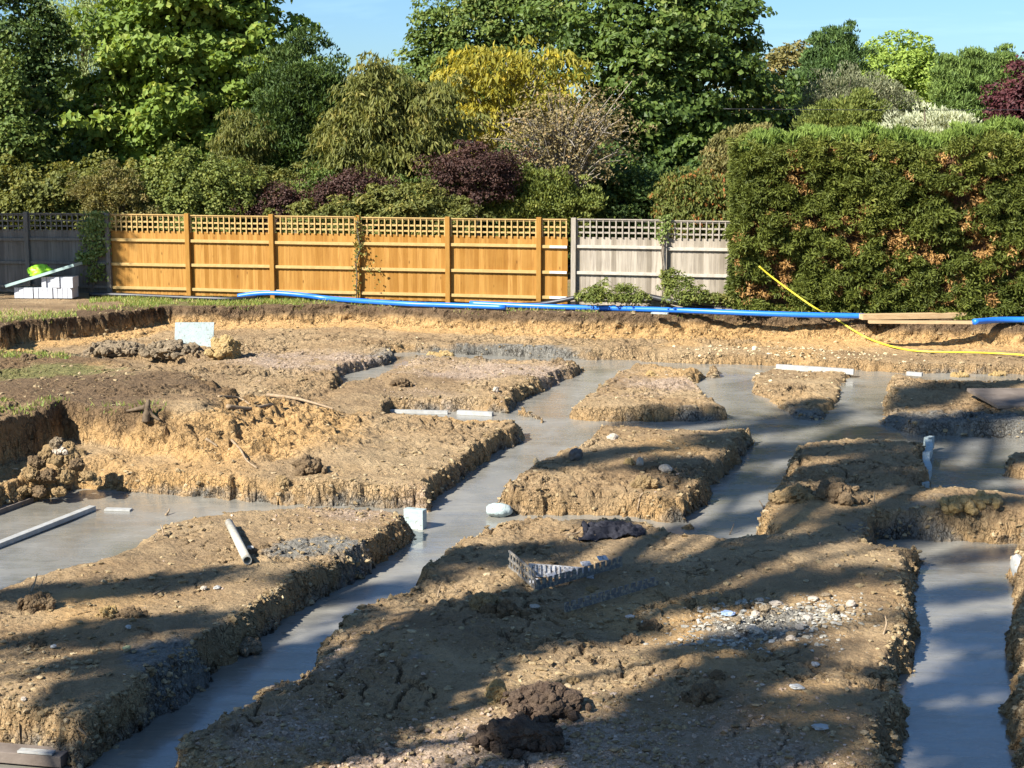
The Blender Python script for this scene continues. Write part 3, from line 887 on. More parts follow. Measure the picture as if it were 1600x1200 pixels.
# ------------------------------------------------------------------ the tall conifer hedge
def conifer_hedge():
    rng = np.random.default_rng(77)
    yl, yr = 30.55, 29.3                 # front face, left and right end
    A = PY(1152, 470, yl); A[2] = 0
    B = np.array([13.2, yr - .65, 0.])
    e = (B - A); Lh = np.linalg.norm(e); e /= Lh
    nf = np.array([e[1], -e[0], 0])      # towards the camera
    if nf[1] > 0: nf = -nf
    depth = 1.5
    root = empty('conifer_hedge', A + e * 3 - nf * .7, 'tall clipped conifer hedge with brown bald patches, right of the weathered fence', 'hedge')
    def top(u):
        return 3.30 - .30 * np.exp(-np.clip(u, 0, 9) / .5) + .26 * fbm2(u * .8, u * 0, 3, 4) + .14 * fbm2(u * 3.4, u * 0, 2, 6)
    # clumps: front face, left end, top
    def clumps(nc):
        k = rng.random(nc)
        fr = k < .66; en = (k >= .66) & (k < .78); tp = k >= .78
        u = rng.uniform(0, Lh, nc); w = rng.uniform(0, 1, nc); d = np.zeros(nc)
        z = w * top(u)
        out = np.tile(nf, (nc, 1))
        d = rng.uniform(-.16, .26, nc)
        d = np.where(tp, rng.uniform(.1, depth, nc), d)
        z = np.where(tp, top(u) + rng.uniform(-.12, .06, nc), z)
        out = np.where(tp[:, None], np.array([0, 0, 1.0]) + .35 * nf, out)
        d = np.where(en, rng.uniform(.05, depth, nc), d)
        u = np.where(en, rng.uniform(-.08, .1, nc), u)
        out = np.where(en[:, None], -e + .3 * nf, out)
        bulge = .12 * fbm2(u * .9, z * 1.1, 3, 8) + .16 * fbm2(u * 3.2, z * 4.2, 2, 18)
        P = A + e * u[:, None] - nf * (d - np.where(fr, bulge, 0))[:, None]
        P[:, 2] = np.maximum(z, .08)
        return P, unit(out), u, z, fr, tp
    P, out, u, z, fr, tp = clumps(3850)
    bald = .10 * fbm2(u * .8, z * .8, 2, 57) + 1.0 * fbm2(u * 3.1, z * 3.8, 2, 156) + .34 * np.exp(-((z - 1.3) / 1.15) ** 2) - .14
    gone = fr & (bald > .25) & (rng.random(len(u)) < .93)
    keep = ~gone
    per = 42
    def sprays(name, P, out, tp, mat, cr, per, L, W, droop, tb, jit=.55):
        n = len(P) * per
        ci = np.repeat(np.arange(len(P)), per)
        ev = unit(rng.normal(size=(n, 3)) + .9 * out[ci] + np.array([0, 0, .35]))
        ra = cr * rng.uniform(.5, 1.15, n) * rng.uniform(.7, 1.3, len(P))[ci]
        off = ev * ra[:, None]; off[:, 2] *= .55
        C = P[ci] + off - np.array([0, 0, .55]) * (np.abs(off @ nf) * (off @ nf > 0))[:, None]
        C[:, 2] = np.maximum(C[:, 2], .03)
        N = unit(ev + .5 * out[ci])
        dr = np.where(tp[ci], -1.1, droop)
        tint = np.clip(.6 * tb[ci] + .4 * rng.random(n), 0, 1)
        N = unit(N + np.stack([np.zeros(n), np.zeros(n), -dr], 1))
        me = leaves_mesh(name, C, N, L, W, 'spray', rng, tint, 0.0, jit)
        link(name, me, mat, root)
    tb = np.clip(.5 + .5 * fbm2(u * 1.2, z * 1.4, 3, 99) + .25 * (z > 2.9), 0, 1)
    lh = leaf_mat('hedge_spray', (.018, .030, .008), (.074, .092, .018), (.145, .15, .036), .2)
    sprays('foliage', P[keep], out[keep], tp[keep], lh, .175, 84, .115, .034, .25, tb[keep])
    # feathery leading shoots along the top
    P3, out3, u3, z3, fr3, tp3 = clumps(6900)
    m3 = tp3 & (rng.random(len(u3)) < .5)
    P3 = P3[m3] + np.array([0, 0, .10]) + rng.uniform(0, .16, (int(m3.sum()), 1)) * np.array([0, 0, 1])
    sprays('top_shoots', P3, out3[m3], tp3[m3], leaf_mat('hedge_shoot', (.05, .085, .02), (.105, .155, .034), (.16, .22, .06), .22), .13, 34, .17, .035, -1, rng.random(len(P3)), .4)
    # brown dead sprays inside the bald patches
    P2 = P[gone] - nf * (-.02) - nf * .10 * 0
    P2 = P2 - nf * rng.uniform(.06, .2, (len(P2), 1)) * 1.0
    brown = leaf_mat('dead_spray', (.115, .066, .026), (.21, .13, .048), (.29, .20, .085), .15)
    sprays('dead_foliage', P2, out[gone], tp[gone], brown, .12, 26, .10, .035, .6, rng.random(len(P2)))
    # solid core box added to block light inside the hedge, with bare twigs
    mb = MB()
    cc = A + e * Lh / 2 - nf * (depth / 2 + .16)
    mb.box(cc + np.array([0, 0, 1.55]), e * (Lh - .3), nf * (depth - .2), (0, 0, 3.1))
    for k in range(46):
        uu = rng.uniform(.2, Lh - .2); zz = rng.uniform(.2, 2.9)
        p0 = A + e * uu - nf * rng.uniform(.02, .16); p0[2] = zz
        p1 = p0 + e * rng.normal() * .05 + nf * rng.uniform(-.02, .06) + np.array([0, 0, rng.uniform(.18, .4)])
        mb.tube([p0, p1], [.02, .012], 5)
    mb.build('branches', simple_mat('hedge_core_twigs', (.045, .026, .014), (.17, .085, .042), 9, .95, .03), root)
    settle(root)


conifer_hedge()
# ------------------------------------------------------------------ fences
M_new = wood_fence_mat('new_timber', (.265, .122, .018), (.42, .225, .055), (.20, .08, .011))
M_newrail = simple_mat('new_rail', (.38, .245, .085), (.47, .32, .125), 10, .7, .004, (1, 1, 1), .2)
M_newpost = simple_mat('new_post', (.26, .125, .020), (.34, .175, .038), 10, .75, .004, (4, 4, .4), .2)
M_old = wood_fence_mat('weathered_timber', (.215, .18, .130), (.42, .365, .285), (.13, .105, .078), False)
M_oldrail = simple_mat('weathered_rail', (.35, .31, .245), (.47, .425, .35), 9, .85, .006, (1, 1, 1), .15)
M_oldpost = simple_mat('weathered_post', (.25, .215, .165), (.37, .325, .26), 9, .85, .006, (4, 4, .4), .15)
FA = np.array([-8.93, 34.05, 0.]); FB = np.array([1.26, 31.72, 0.])
fdir = (FB - FA) / np.linalg.norm(FB - FA)
fnor = np.array([fdir[1], -fdir[0], 0.])          # towards the camera
UP = np.array([0, 0, 1.])


def on_line(px, A, d):
    r = ray(px, 405)
    # A + d s  =  t r   (horizontal)
    s = (A[0] * r[1] - A[1] * r[0]) / (r[0] * d[1] - r[1] * d[0])
    return A + d * s


def boards_mesh(A, d, nrm, L, z0, z1, rng, w=.105):
    n = max(1, int(round(L / w))); w = L / n
    V = []; T = []; F = []
    for i in range(n):
        c = A + d * (w * (i + .5)) + UP * ((z0 + z1) / 2 + rng.normal() * .004)
        # feather edge: thick on one side, thin on the other
        h = (z1 - z0) / 2 + rng.normal() * .003
        tk = .009
        base = len(V)
        for sx, th in ((-.54, tk * 1.7), (.56, tk * .6)):
            for sz in (-h, h):
                for yy in (-.006, th):
                    V.append(c + d * w * sx + UP * sz + nrm * yy)
        t = rng.random()
        T += [t] * 8
        F += [[base + k for k in f] for f in [(0, 1, 3, 2), (4, 6, 7, 5), (0, 4, 5, 1), (2, 3, 7, 6), (0, 2, 6, 4), (1, 5, 7, 3)]]
    me = mesh_np('board_panel', np.array(V), np.array(F), False, {'tint': T})
    bm = bmesh.new(); bm.from_mesh(me); bmesh.ops.recalc_face_normals(bm, faces=bm.faces[:]); bm.to_mesh(me); bm.free()
    return me


def fence(name, label, posts, A, d, mats, H_=1.8, post_ends=(True, True), seed=0, rail_off=0.0, lean=0.0):
    """posts: list of world points along the line"""
    rng = np.random.default_rng(seed)
    mp, mr_, mb_ = mats
    nrm = np.array([d[1], -d[0], 0.])
    root = empty(name, posts[0], label, 'fence')
    for i, p in enumerate(posts):
        if (i == 0 and not post_ends[0]) or (i == len(posts) - 1 and not post_ends[1]):
            continue
        b = MB()
        b.box(p + UP * (H_ + .04) / 2 + nrm * .055, d * .10, nrm * .10, UP * (H_ + .04 + rng.normal() * .01))
        b.build('post', mp, root, bevel=.008)
    for i in range(len(posts) - 1):
        p, q = posts[i], posts[i + 1]
        a = p + d * .05; L = np.linalg.norm(q - p) - .10
        drop = rng.normal() * .006
        me = boards_mesh(a + d * .002, d, nrm, L - .004, .05, 1.445, rng)
        link('board_panel', me, mb_, root)
        for z in (1.24, .715, .19):
            b = MB()
            m = a + d * L / 2 + UP * (z + rng.normal() * .006) + nrm * .040
            tl = rng.normal() * .004
            b.box(m, d * (L - .006) + UP * tl, nrm * .055, UP * .062)
            b.build('rail', mr_, root, bevel=.006)
        t = MB()
        for z in (1.775, 1.645, 1.53):
            t.box(a + d * L / 2 + UP * (z + drop) + nrm * .020, d * (L - .008), nrm * .018, UP * (.034 if z < 1.7 else .028))
        nv = max(2, int(round(L / .132)))
        for k in range(nv + 1):
            s_ = .02 + (L - .04) * k / nv
            t.box(a + d * s_ + UP * (1.605 + drop) + nrm * .0385, d * .026, nrm * .018, UP * .35)
        t.box(a + d * L / 2 + UP * (1.802 + drop) + nrm * .028, d * (L - .01), nrm * .055, UP * .02)
        t.build('trellis', mr_ if mr_ is M_newrail else mp, root)
    settle(root)
    return root


postpx = [172, 296, 427, 561, 701, 843, 897]
PP = [on_line(x, FA, fdir) for x in postpx]
tf_ = fence('timber_fence', 'new orange timber fence with a square trellis top, centre of the boundary', PP[:-1] + [PP[-1] - fdir * .09], FA, fdir, (M_newpost, M_newrail, M_new), post_ends=(False, False), seed=1)
p2 = [PP[-1], on_line(1039, FA, fdir), on_line(1178, FA, fdir), on_line(1290, FA, fdir)]
fence('weathered_fence', 'weathered grey timber fence with trellis between the orange fence and the tall hedge', p2, FA, fdir, (M_oldpost, M_oldrail, M_old), seed=2)
ld = np.array([-.985, .17, 0]); ld /= np.linalg.norm(ld)
dl = -ld
q0 = PP[0]
p3 = [q0 + ld * (1.92 * k) for k in range(4)][::-1]
M_shadewood = wood_fence_mat('shade_toned_timber', (.115, .10, .082), (.215, .19, .155), (.075, .065, .052), False)  # old grey boards and posts, the tree shade darkened into their colour
M_shadepost = simple_mat('shade_toned_post', (.11, .098, .08), (.19, .17, .14), 9, .9, .006, (4, 4, .4), .15)
fence('shaded_fence', 'old grey trellis topped fence in tree shade at the left end', p3, q0, dl, (M_shadepost, M_shadepost, M_shadewood), seed=3)

# pale plates fixing the last orange rails to the old post
M_plate = simple_mat('pale_plate', (.45, .45, .46), (.58, .58, .60), 12, .5, .001)
for z_ in (1.24, .715, .19):
    b_ = MB(); b_.box(PP[-1] - fdir * .32 + UP * z_ + fnor * .071, fdir * .36, fnor * .006, UP * .05)
    o_ = b_.build('bracket', M_plate, tf_); o_.location = -tf_.location
# ------------------------------------------------------------------ ivy and weeds
def climber(name, label, cat, rects, n, leafm, size=.07, seed=0, off=.06, stem=True):
    """leaves hugging the fence; rects in pixels (x0,y0,x1,y1,weight)"""
    rng = np.random.default_rng(seed)
    w = np.array([r[4] for r in rects], float); w /= w.sum()
    C = []
    for r in rng.choice(len(rects), n, p=w):
        x0, y0, x1, y1, _ = rects[r]
        px = np.clip(rng.normal((x0 + x1) / 2, (x1 - x0) / 3.6), x0 - 4, x1 + 4); py = rng.uniform(y0, y1)
        b = on_line(px, FA, fdir) if px > 172 else on_line(px, q0, dl)
        d = ray(px, py); t = b[1] / d[1]
        C.append([b[0], b[1], max(.05, EYE + d[2] * t)])
    C = np.array(C); base = C[np.argmin(C[:, 2])].copy(); base[2] = 0
    C = C + fnor * (off + .10 * rng.random((n, 1)) ** 1.5)
    N = unit(fnor + rng.normal(size=(n, 3)) * .5 + np.array([0, 0, .5]))
    root = empty(name, base + fnor * off, label, cat)
    me = leaves_mesh('leaves', C, N, size, size * .8, 'flat', rng, rng.random(n), .6)
    link('leaves', me, leafm, root)
    if stem:
        b = MB()
        zs = np.linspace(0, C[:, 2].max() - .1, 7)
        for k in range(3):
            pts = []
            for z in zs:
                near = C[np.argsort(np.abs(C[:, 2] - z))[:8]]
                m = near[rng.integers(len(near))]
                pts.append([m[0] * .5 + near[:, 0].mean() * .5, near[:, 1].mean() , z])
            b.tube(spline(pts, 4), .009, 5)
        b.build('stem', M_bark, root, True)
    settle(root)
    return root


climber('climbing_ivy', 'pale ivy spilling over the left end post of the orange fence', 'ivy', [(132, 345, 172, 400, 5), (140, 330, 176, 360, 2), (125, 395, 150, 412, 2), (135, 410, 168, 440, 1.2)], 1500, L_ivy, .075, 1)
climber('climbing_vine', 'thin vine with few leaves climbing an orange fence post', 'vine', [(553, 335, 566, 470, 3), (560, 340, 572, 400, 2), (566, 395, 590, 430, .4), (585, 420, 600, 450, .2)], 230, L_olive, .055, 2, .11)
climber('climbing_ivy', 'small ivy tuft on top of the weathered fence post', 'ivy', [(1032, 335, 1048, 365, 3), (1028, 350, 1042, 380, 1.5)], 240, L_ivy, .06, 3, .11)
for i, (D, bl, nc, mt, lab) in enumerate([
    (30.95, [(955, 462, 42, 20, .6), (925, 466, 26, 13, .6), (985, 466, 26, 14, .6)], 120, L_shrub, 'low spreading bush at the foot of the weathered fence, beside the orange fence'),
    (30.6, [(1060, 455, 28, 24, .6), (1045, 440, 14, 14, .6), (1090, 466, 24, 14, .6)], 100, L_shrub, 'taller leafy bush at the foot of the weathered fence post'),
    (30.7, [(1112, 472, 22, 9, .6), (1140, 476, 20, 8, .6)], 60, L_olive, 'low weeds between the black duct and the tall hedge')]):
    tree('low_bush', lab, 'bush', D, bl, mt, (.06, .035, 'flat'), nc, 36, .13, .8, trunk=False, seed=50 + i, part='foliage')

# grass and weeds on the strip before the fence and on the left turf
rng = np.random.default_rng(12)


def grass(name, label, zones, n, mat, h=(.03, .085), thr=.0):
    C = []; S = []
    for (x0, y0, x1, y1, cnt) in zones:
        px = rng.uniform(x0, x1, cnt); py = rng.uniform(y0, y1, cnt)
        for a, b_ in zip(px, py):
            p = PZ(a, b_, 0.0); C.append(p)
    C = np.array(C)
    z, q_ = H(C[:, 0], C[:, 1], True)
    k = (z > -.12) & (fbm2(C[:, 0] * 1.4, C[:, 1] * 1.4, 3, 71) + .25 > thr)
    C = C[k]; C[:, 2] = z[k]
    m = len(C)
    hh = rng.uniform(h[0], h[1], m)
    tilt = rng.normal(size=(m, 2)) * .45
    tipv = np.stack([tilt[:, 0] * hh, tilt[:, 1] * hh, hh], 1)
    sd = unit(np.stack([rng.normal(size=m), rng.normal(size=m) * .4, np.zeros(m)], 1)) * (rng.uniform(.004, .011, m))[:, None]
    v = np.stack([C - sd, C + sd, C + tipv * .6 + sd * .8, C + tipv], 1).reshape(-1, 3)
    me = mesh_np(name, v, np.arange(4 * m).reshape(m, 4), False, {'tint': np.repeat(rng.random(m), 4)})
    tag(link(name, me, mat), label, 'grass', kind='stuff')


M_grass = leaf_mat('grass_blade', (.06, .10, .02), (.13, .17, .04), (.28, .24, .10), .3)
grass('grass', 'short grass and weeds on the earth strip before the fence and on the turf at the left',
      [(-80, 486, 120, 505, 1300), (120, 474, 250, 486, 500), (140, 460, 480, 478, 7000), (480, 470, 1000, 486, 3500), (900, 470, 1160, 490, 3500), (-120, 545, 110, 560, 1200), (-120, 625, 110, 645, 700), (100, 630, 260, 640, 150)], 0, M_grass)

# ------------------------------------------------------------------ clods, stones, rubble
M_clod = simple_mat('clod_earth', (.20, .135, .062), (.33, .23, .115), 9, .92, .03, (1, 1, 1), .15, (.12, .085, .045))
M_clodd = simple_mat('dark_clod', (.105, .070, .038), (.20, .14, .078), 9, .95, .03, (1, 1, 1), .15, (.27, .20, .115))
M_heap = simple_mat('topsoil_heap', (.060, .040, .028), (.125, .088, .058), 9, .95, .03, (1, 1, 1), .15, (.19, .14, .09))
M_clodg = simple_mat('grey_clod', (.15, .112, .068), (.28, .215, .135), 9, .92, .03, (1, 1, 1), .2, (.36, .29, .19))
M_clodo = simple_mat('ochre_clod', (.30, .20, .075), (.42, .30, .14), 9, .92, .03, (1, 1, 1), .15, (.20, .13, .05))
M_stone = simple_mat('pale_stone', (.32, .26, .19), (.50, .43, .34), 12, .85, .01, (1, 1, 1), .25, (.24, .17, .10))
M_flint = simple_mat('dark_flint', (.06, .05, .045), (.16, .13, .10), 10, .6, .01, (1, 1, 1), .4)


def clod(name, mat, c, dims, seed, k=12, sub=3):
    """a broken lump: one core and many angular bits in a single mesh"""
    rg = np.random.default_rng(seed + 500)
    V = []; F_ = []; nb = 0
    bm = bmesh.new(); bmesh.ops.create_icosphere(bm, subdivisions=sub, radius=1)
    T = np.array([v.co[:] for v in bm.verts]); TF = np.array([[v.index for v in f.verts] for f in bm.faces]); bm.free()
    bm = bmesh.new(); bmesh.ops.create_icosphere(bm, subdivisions=5, radius=1)
    TC = np.array([v.co[:] for v in bm.verts]); TCF = np.array([[v.index for v in f.verts] for f in bm.faces]); bm.free()
    D = np.array(dims)
    for i in range(k + 1):
        t_, f_ = (TC, TCF) if i == 0 else (T, TF)
        o = rg.normal(size=3) * 5
        # angular: clip by random planes, then roughen
        P = t_.copy()
        for _ in range(9 if i == 0 else 6):
            pn = rg.normal(size=3); pn /= np.linalg.norm(pn)
            h_ = rg.uniform(.62, .95)
            ex = np.maximum(P @ pn - h_, 0)
            P = P - ex[:, None] * pn * .9
        n_ = fbm3(t_[:, 0] * 2.2 + o[0], t_[:, 1] * 2.2 + o[1], t_[:, 2] * 2.2 + o[2], 4, seed)
        n2 = fbm3(t_[:, 0] * 8 + o[0], t_[:, 1] * 8 + o[1], t_[:, 2] * 8 + o[2], 2, seed)
        P = P * (1 + .35 * n_ + .14 * n2)[:, None]
        if i == 0:
            P = P * D * .82
        else:
            sz = (rg.uniform(.05, .20) if k > 50 else rg.uniform(.14, .42)) * min(D[0], D[1])
            e_ = rg.normal(size=3); e_ /= np.linalg.norm(e_); e_[2] = abs(e_[2]) * .9 - .25
            far = rg.uniform(.6, 1.15)
            P = P * sz * rg.uniform(.7, 1.2, 3) + e_ * D * far
        V.append(P); F_.append(f_ + nb); nb += len(P)
    me = mesh_np(name, np.concatenate(V), np.concatenate(F_), False)
    o = link(name, me, mat)
    o.location = (c[0], c[1], c[2] + dims[2] * .35)
    return o


def rock(name, mat, c, dims, seed, sub=4, rough=.35, freq=1.6, sink=.25, rotz=0.0, parent=None, edgy=True):
    bm = bmesh.new()
    bmesh.ops.create_icosphere(bm, subdivisions=sub, radius=1)
    V = np.array([v.co[:] for v in bm.verts])
    n = fbm3(V[:, 0] * freq + seed * 3.7, V[:, 1] * freq, V[:, 2] * freq, 4, seed)
    r = 1 + rough * n
    if edgy:
        c_ = np.abs(fbm3(V[:, 0] * freq * 2 + 9, V[:, 1] * freq * 2 + seed, V[:, 2] * freq * 2, 3, seed + 5))
        r = r + rough * .7 * (.35 - c_)
        r = r + rough * .25 * fbm3(V[:, 0] * 9, V[:, 1] * 9 + seed, V[:, 2] * 9, 2, seed + 8)
    V = V * r[:, None] * np.array(dims)
    ca, sa = math.cos(rotz), math.sin(rotz)
    V = V @ np.array([[ca, sa, 0], [-sa, ca, 0], [0, 0, 1]])
    for v, p in zip(bm.verts, V):
        v.co = p
    me = bpy.data.meshes.new(name)
    for f in bm.faces:
        f.smooth = sub >= 4
    bm.to_mesh(me); bm.free()
    o = link(name, me, mat, parent)
    o.location = (c[0], c[1], c[2] + dims[2] * (1 - 2 * sink))
    return o


# (pixel of the foot, width px, height px, material, name, label, category, seed)
CL = [
    (350, 562, 62, 40, M_clodo, 'clay_mound', 'rounded ochre clay mound right of the white foam sheet', 'mound', 1),
    (262, 561, 92, 26, M_clodg, 'rubble_heap', 'grey rubble heap in front of the white foam sheet', 'mound', 2),
    (182, 557, 96, 18, M_clodg, 'rubble_heap', 'low grey rubble heap at the left of the foam sheet', 'mound', 3),
    (42, 566, 32, 17, M_clodd, 'earth_clod', 'dark earth clod alone on the grassy plateau at far left', 'clod', 4),
    (480, 742, 62, 34, M_clodd, 'earth_clod', 'dark broken clod on the sloping bank above the left pool', 'clod', 5),
    (440, 760, 30, 18, M_clod, 'earth_clod', 'small tan clod below the dark broken clod on the bank', 'clod', 6),
    (55, 955, 58, 36, M_clodd, 'earth_clod', 'large dark clod at the left edge of the lower left pad', 'clod', 7),
    (205, 965, 44, 20, M_clodd, 'earth_clod', 'dark clod right of the large dark clod on the lower left pad', 'clod', 8),
    (170, 965, 34, 24, M_clodo, 'earth_clod', 'sunlit ochre clod between two dark clods on the lower left pad', 'clod', 9),
    (58, 1012, 34, 16, M_clodd, 'earth_clod', 'low brown clod on the lower left pad, nearest its front', 'clod', 10),
    (900, 719, 28, 17, M_flint, 'dark_stone', 'dark brown stone on the middle pad beside the diagonal trench', 'stone', 11),
    (958, 688, 18, 10, M_stone, 'pale_stone', 'pale stone at the far left of the middle pad', 'stone', 12),
    (1000, 728, 16, 12, M_stone, 'pale_stone', 'pale round stone near the middle of the middle pad', 'stone', 13),
    (1040, 738, 22, 11, M_stone, 'pale_stone', 'pale flat stone right of the round pale stone', 'stone', 14),
    (984, 726, 20, 13, M_clodo, 'earth_clod', 'tan lump touching the pale round stone', 'clod', 15),
    (1010, 764, 44, 26, M_clod, 'earth_clod', 'tan clod on the front edge of the middle pad', 'clod', 16),
    (776, 1098, 46, 42, M_clodo, 'earth_clod', 'upright sunlit clod beside the dark soil heap', 'clod', 17),
    (850, 1122, 150, 56, M_heap, 'soil_heap', 'dark brown topsoil heap at the bottom centre', 'soil heap', 18),
    (815, 1172, 150, 50, M_heap, 'soil_heap', 'front lobe of dark brown topsoil nearest the camera', 'soil heap', 19),
    (925, 926, 28, 14, M_clod, 'earth_clod', 'tan clod between the crate and the toothed strip', 'clod', 20),
    (790, 962, 60, 22, M_clodd, 'earth_clod', 'dark lump in front of the broken crate corner', 'clod', 21),
    (755, 955, 52, 32, M_clod, 'earth_clod', 'grey tan lump left of the broken crate corner', 'clod', 22),
    (1015, 985, 44, 20, M_clodd, 'earth_clod', 'brown clod with a white scrap beside it on the big near pad', 'clod', 23),
    (985, 1006, 40, 18, M_clodd, 'earth_clod', 'brown crumbly clod left of the white scrap on the big near pad', 'clod', 24),
    (1122, 1062, 30, 20, M_clodd, 'earth_clod', 'dark clod in the right half of the big near pad', 'clod', 25),
    (1100, 1098, 66, 30, M_clodd, 'earth_clod', 'long dark clod ridge in the right half of the big near pad', 'clod', 26),
    (922, 1036, 14, 16, M_clodd, 'earth_clod', 'little upright clod in the middle of the big near pad', 'clod', 27),
    (895, 1070, 30, 16, M_clod, 'earth_clod', 'small tan clod right of the dark soil heap', 'clod', 28),
    (1240, 785, 66, 30, M_clod, 'earth_clod', 'lumpy tan clod on the left edge of the right middle pad', 'clod', 29),
    (1310, 785, 80, 34, M_clodd, 'earth_clod', 'wide dark clod in the middle of the right middle pad', 'clod', 30),
    (1495, 800, 70, 26, M_clodo, 'earth_clod', 'ochre clod ridge right of the curled foam strip', 'clod', 31),
    (1540, 790, 60, 20, M_clodo, 'earth_clod', 'tan clod ridge near the right edge, above the right hand trench', 'clod', 32),
    (1075, 828, 24, 11, M_clod, 'earth_clod', 'small clod at the near end of the middle trench', 'clod', 33),
    (1016, 588, 20, 11, M_clodo, 'earth_clod', 'ochre clod on the pad left of the wide pour', 'clod', 34),
    (690, 558, 40, 10, M_clodo, 'earth_clod', 'flat yellow clod at the far side of the upper pad', 'clod', 35),
    (750, 562, 14, 7, M_clodd, 'earth_clod', 'tiny dark clod at the far side of the upper pad', 'clod', 36),
    (775, 614, 12, 8, M_stone, 'pale_stone', 'pale stone on the near corner of the upper pad', 'stone', 37),
    (625, 604, 34, 16, M_clodd, 'earth_clod', 'dark broken clod on the left side of the upper pad', 'clod', 38),
    (1500, 590, 30, 10, M_clodo, 'earth_clod', 'ochre clod on the shaded pad at right', 'clod', 39),
    (1560, 588, 30, 10, M_clodo, 'earth_clod', 'ochre clod behind the dark flat board', 'clod', 40),
    (380, 1022, 60, 22, M_clodg, 'earth_clod', 'grey clod hanging on the shaded edge of the lower left pad', 'clod', 41),
]
for px, py, w, h, mt, nm, lab, cat, sd in CL:
    p = G(px, py - 1)
    k = p[1] / FPX / cp * .97
    ww = w * k / 2; hh = h * k
    if cat in ('clod', 'mound', 'soil heap'):
        o = clod(nm, mt, (p[0], p[1] + ww * .35, p[2] - .02), (ww, ww * .8, hh * .75), sd, (110 if 'heap' in nm else 26) if w > 55 else (14 if w > 25 else 7))
    else:
        o = rock(nm, mt, (p[0], p[1] + ww * .35, p[2]), (ww, ww * .72, hh * .62), sd, 4, .4, 1.5, .22, rotz=sd * 1.3)
    tag(o, lab, cat)

# rubble piled in the dark corner of the left excavation
RB = [(92, 694, 24, 20), (112, 700, 20, 20), (100, 704, 26, 18), (78, 712, 24, 20), (64, 724, 28, 22), (94, 722, 26, 22), (112, 716, 20, 20), (124, 730, 26, 22), (140, 742, 24, 16), (52, 742, 30, 20), (80, 748, 30, 24),
      (108, 748, 28, 22), (40, 762, 26, 14), (66, 768, 30, 18), (96, 766, 26, 14), (155, 748, 18, 12)]
words = ['topmost', 'second highest', 'third highest', 'fourth highest', 'fifth highest', 'sixth highest', 'seventh highest', 'eighth highest', 'ninth highest', 'tenth highest', 'eleventh highest', 'twelfth highest', 'thirteenth highest', 'fourteenth highest', 'second lowest', 'lowest']
order = sorted(range(len(RB)), key=lambda i: RB[i][1])
Db = PZ(90, 770, -.72)[1]
for rank, i in enumerate(order):
    px, py, w, h = RB[i]
    zc = -.70 + (772 - py) / 126 * .80 + float(datum(19))
    Y = Db + .12 + (772 - py) / 126 * .42
    c = PY(px, py - h / 2, Y)
    k = Y / FPX
    o = clod('rubble_lump', [M_clodg, M_clod, M_stone, M_clod][i % 4] if py < 715 else [M_clod, M_clodd, M_clod][i % 3], (c[0], c[1] - .10, c[2] - .08), (w * k * .55, w * k * .6, h * k * .62), 60 + i, 7)
    tag(o, words[rank] + ' clay and stone lump in the corner pile of the left excavation', 'lump', 'rubble lumps in the corner pile')
o = clod('earth_bank', M_clod, tuple(np.array(PZ(88, 778, -.95)) + np.array([0, .42, 0])), (.50, .40, .50), 99, 90)
tag(o, 'tan earth bank carrying the corner pile of lumps in the left excavation', 'mound')

# crumbs of soil and pink hardcore gravel, sampled over the visible ground
flat = np.arange(Z.size)
Yf = YY2.ravel(); Xf = XX2.ravel(); Zf = Z.ravel(); sf = s.ravel()
vis = (Yf > 7.5) & (Yf < 31.5) & (np.abs(Xf / np.maximum(Yf, 5)) < .42) & (sf > .02) & (q['inpit'].ravel() > .5)


def scatter(name, label, cat, wgt, n, rmin, rmax, mat, seed, flatn=.6):
    rg = np.random.default_rng(seed)
    w = np.where(vis, wgt / np.maximum(Yf, 5) ** 1.3, 0)
    w = w / w.sum()
    pick = rg.choice(flat, n, p=w)
    bm = bmesh.new(); bmesh.ops.create_icosphere(bm, subdivisions=1, radius=1)
    T = np.array([v.co[:] for v in bm.verts]); TF = np.array([[v.index for v in f.verts] for f in bm.faces]); bm.free()
    C = np.stack([Xf[pick], Yf[pick], Zf[pick]], 1) + np.concatenate([rg.normal(size=(n, 2)) * .006, np.zeros((n, 1))], 1)
    sc = rmin * (rmax / rmin) ** (rg.random(n) ** 2.6)
    sc = sc * (1 + .02 * (C[:, 1] - 10))
    V = T[None] * (1 + .32 * rg.normal(size=(n, len(T)))[..., None].clip(-1.5, 1.5))
    st = np.stack([rg.uniform(.7, 1.4, n), rg.uniform(.7, 1.3, n), rg.uniform(.45, .9, n) * flatn * 1.4], 1)
    V = V * st[:, None] * sc[:, None, None]
    a = rg.uniform(0, 6.28, n); ca = np.cos(a)[:, None]; sa = np.sin(a)[:, None]
    V = np.stack([V[..., 0] * ca - V[..., 1] * sa, V[..., 0] * sa + V[..., 1] * ca, V[..., 2]], -1) + C[:, None] + np.array([0, 0, 1]) * (sc * .25)[:, None, None]
    Ff = (TF[None] + (np.arange(n) * len(T))[:, None, None]).reshape(-1, 3)
    me = mesh_np(name, V.reshape(-1, 3), Ff, False, {'tint': np.repeat(rg.random(n), len(T))})
    tag(link(name, me, mat), label, cat, kind='stuff')


def tint_mat(name, c1, c2, c3, rough=.9):
    m, nt, bs, out = mat_new(name)
    b = NB(nt)
    t = b.attr('tint')
    v = b.coord()
    col = b.mix(b.mr(t, 0, .7), c1, c2)
    col = b.mix(b.mr(t, .75, 1), col, c3)
    col = b.mix(b.mr(b.noise(v, 60, 3, .6), .4, .6, .35, 0), col, tuple(x * .5 for x in c1))
    b.set(bs.inputs['Base Color'], col)
    bs.inputs['Roughness'].default_value = rough
    bs.inputs['Specular IOR Level'].default_value = .2
    b.set(bs.inputs['Normal'], b.bump(b.noise(v, 90, 3, .6), .006))
    return m


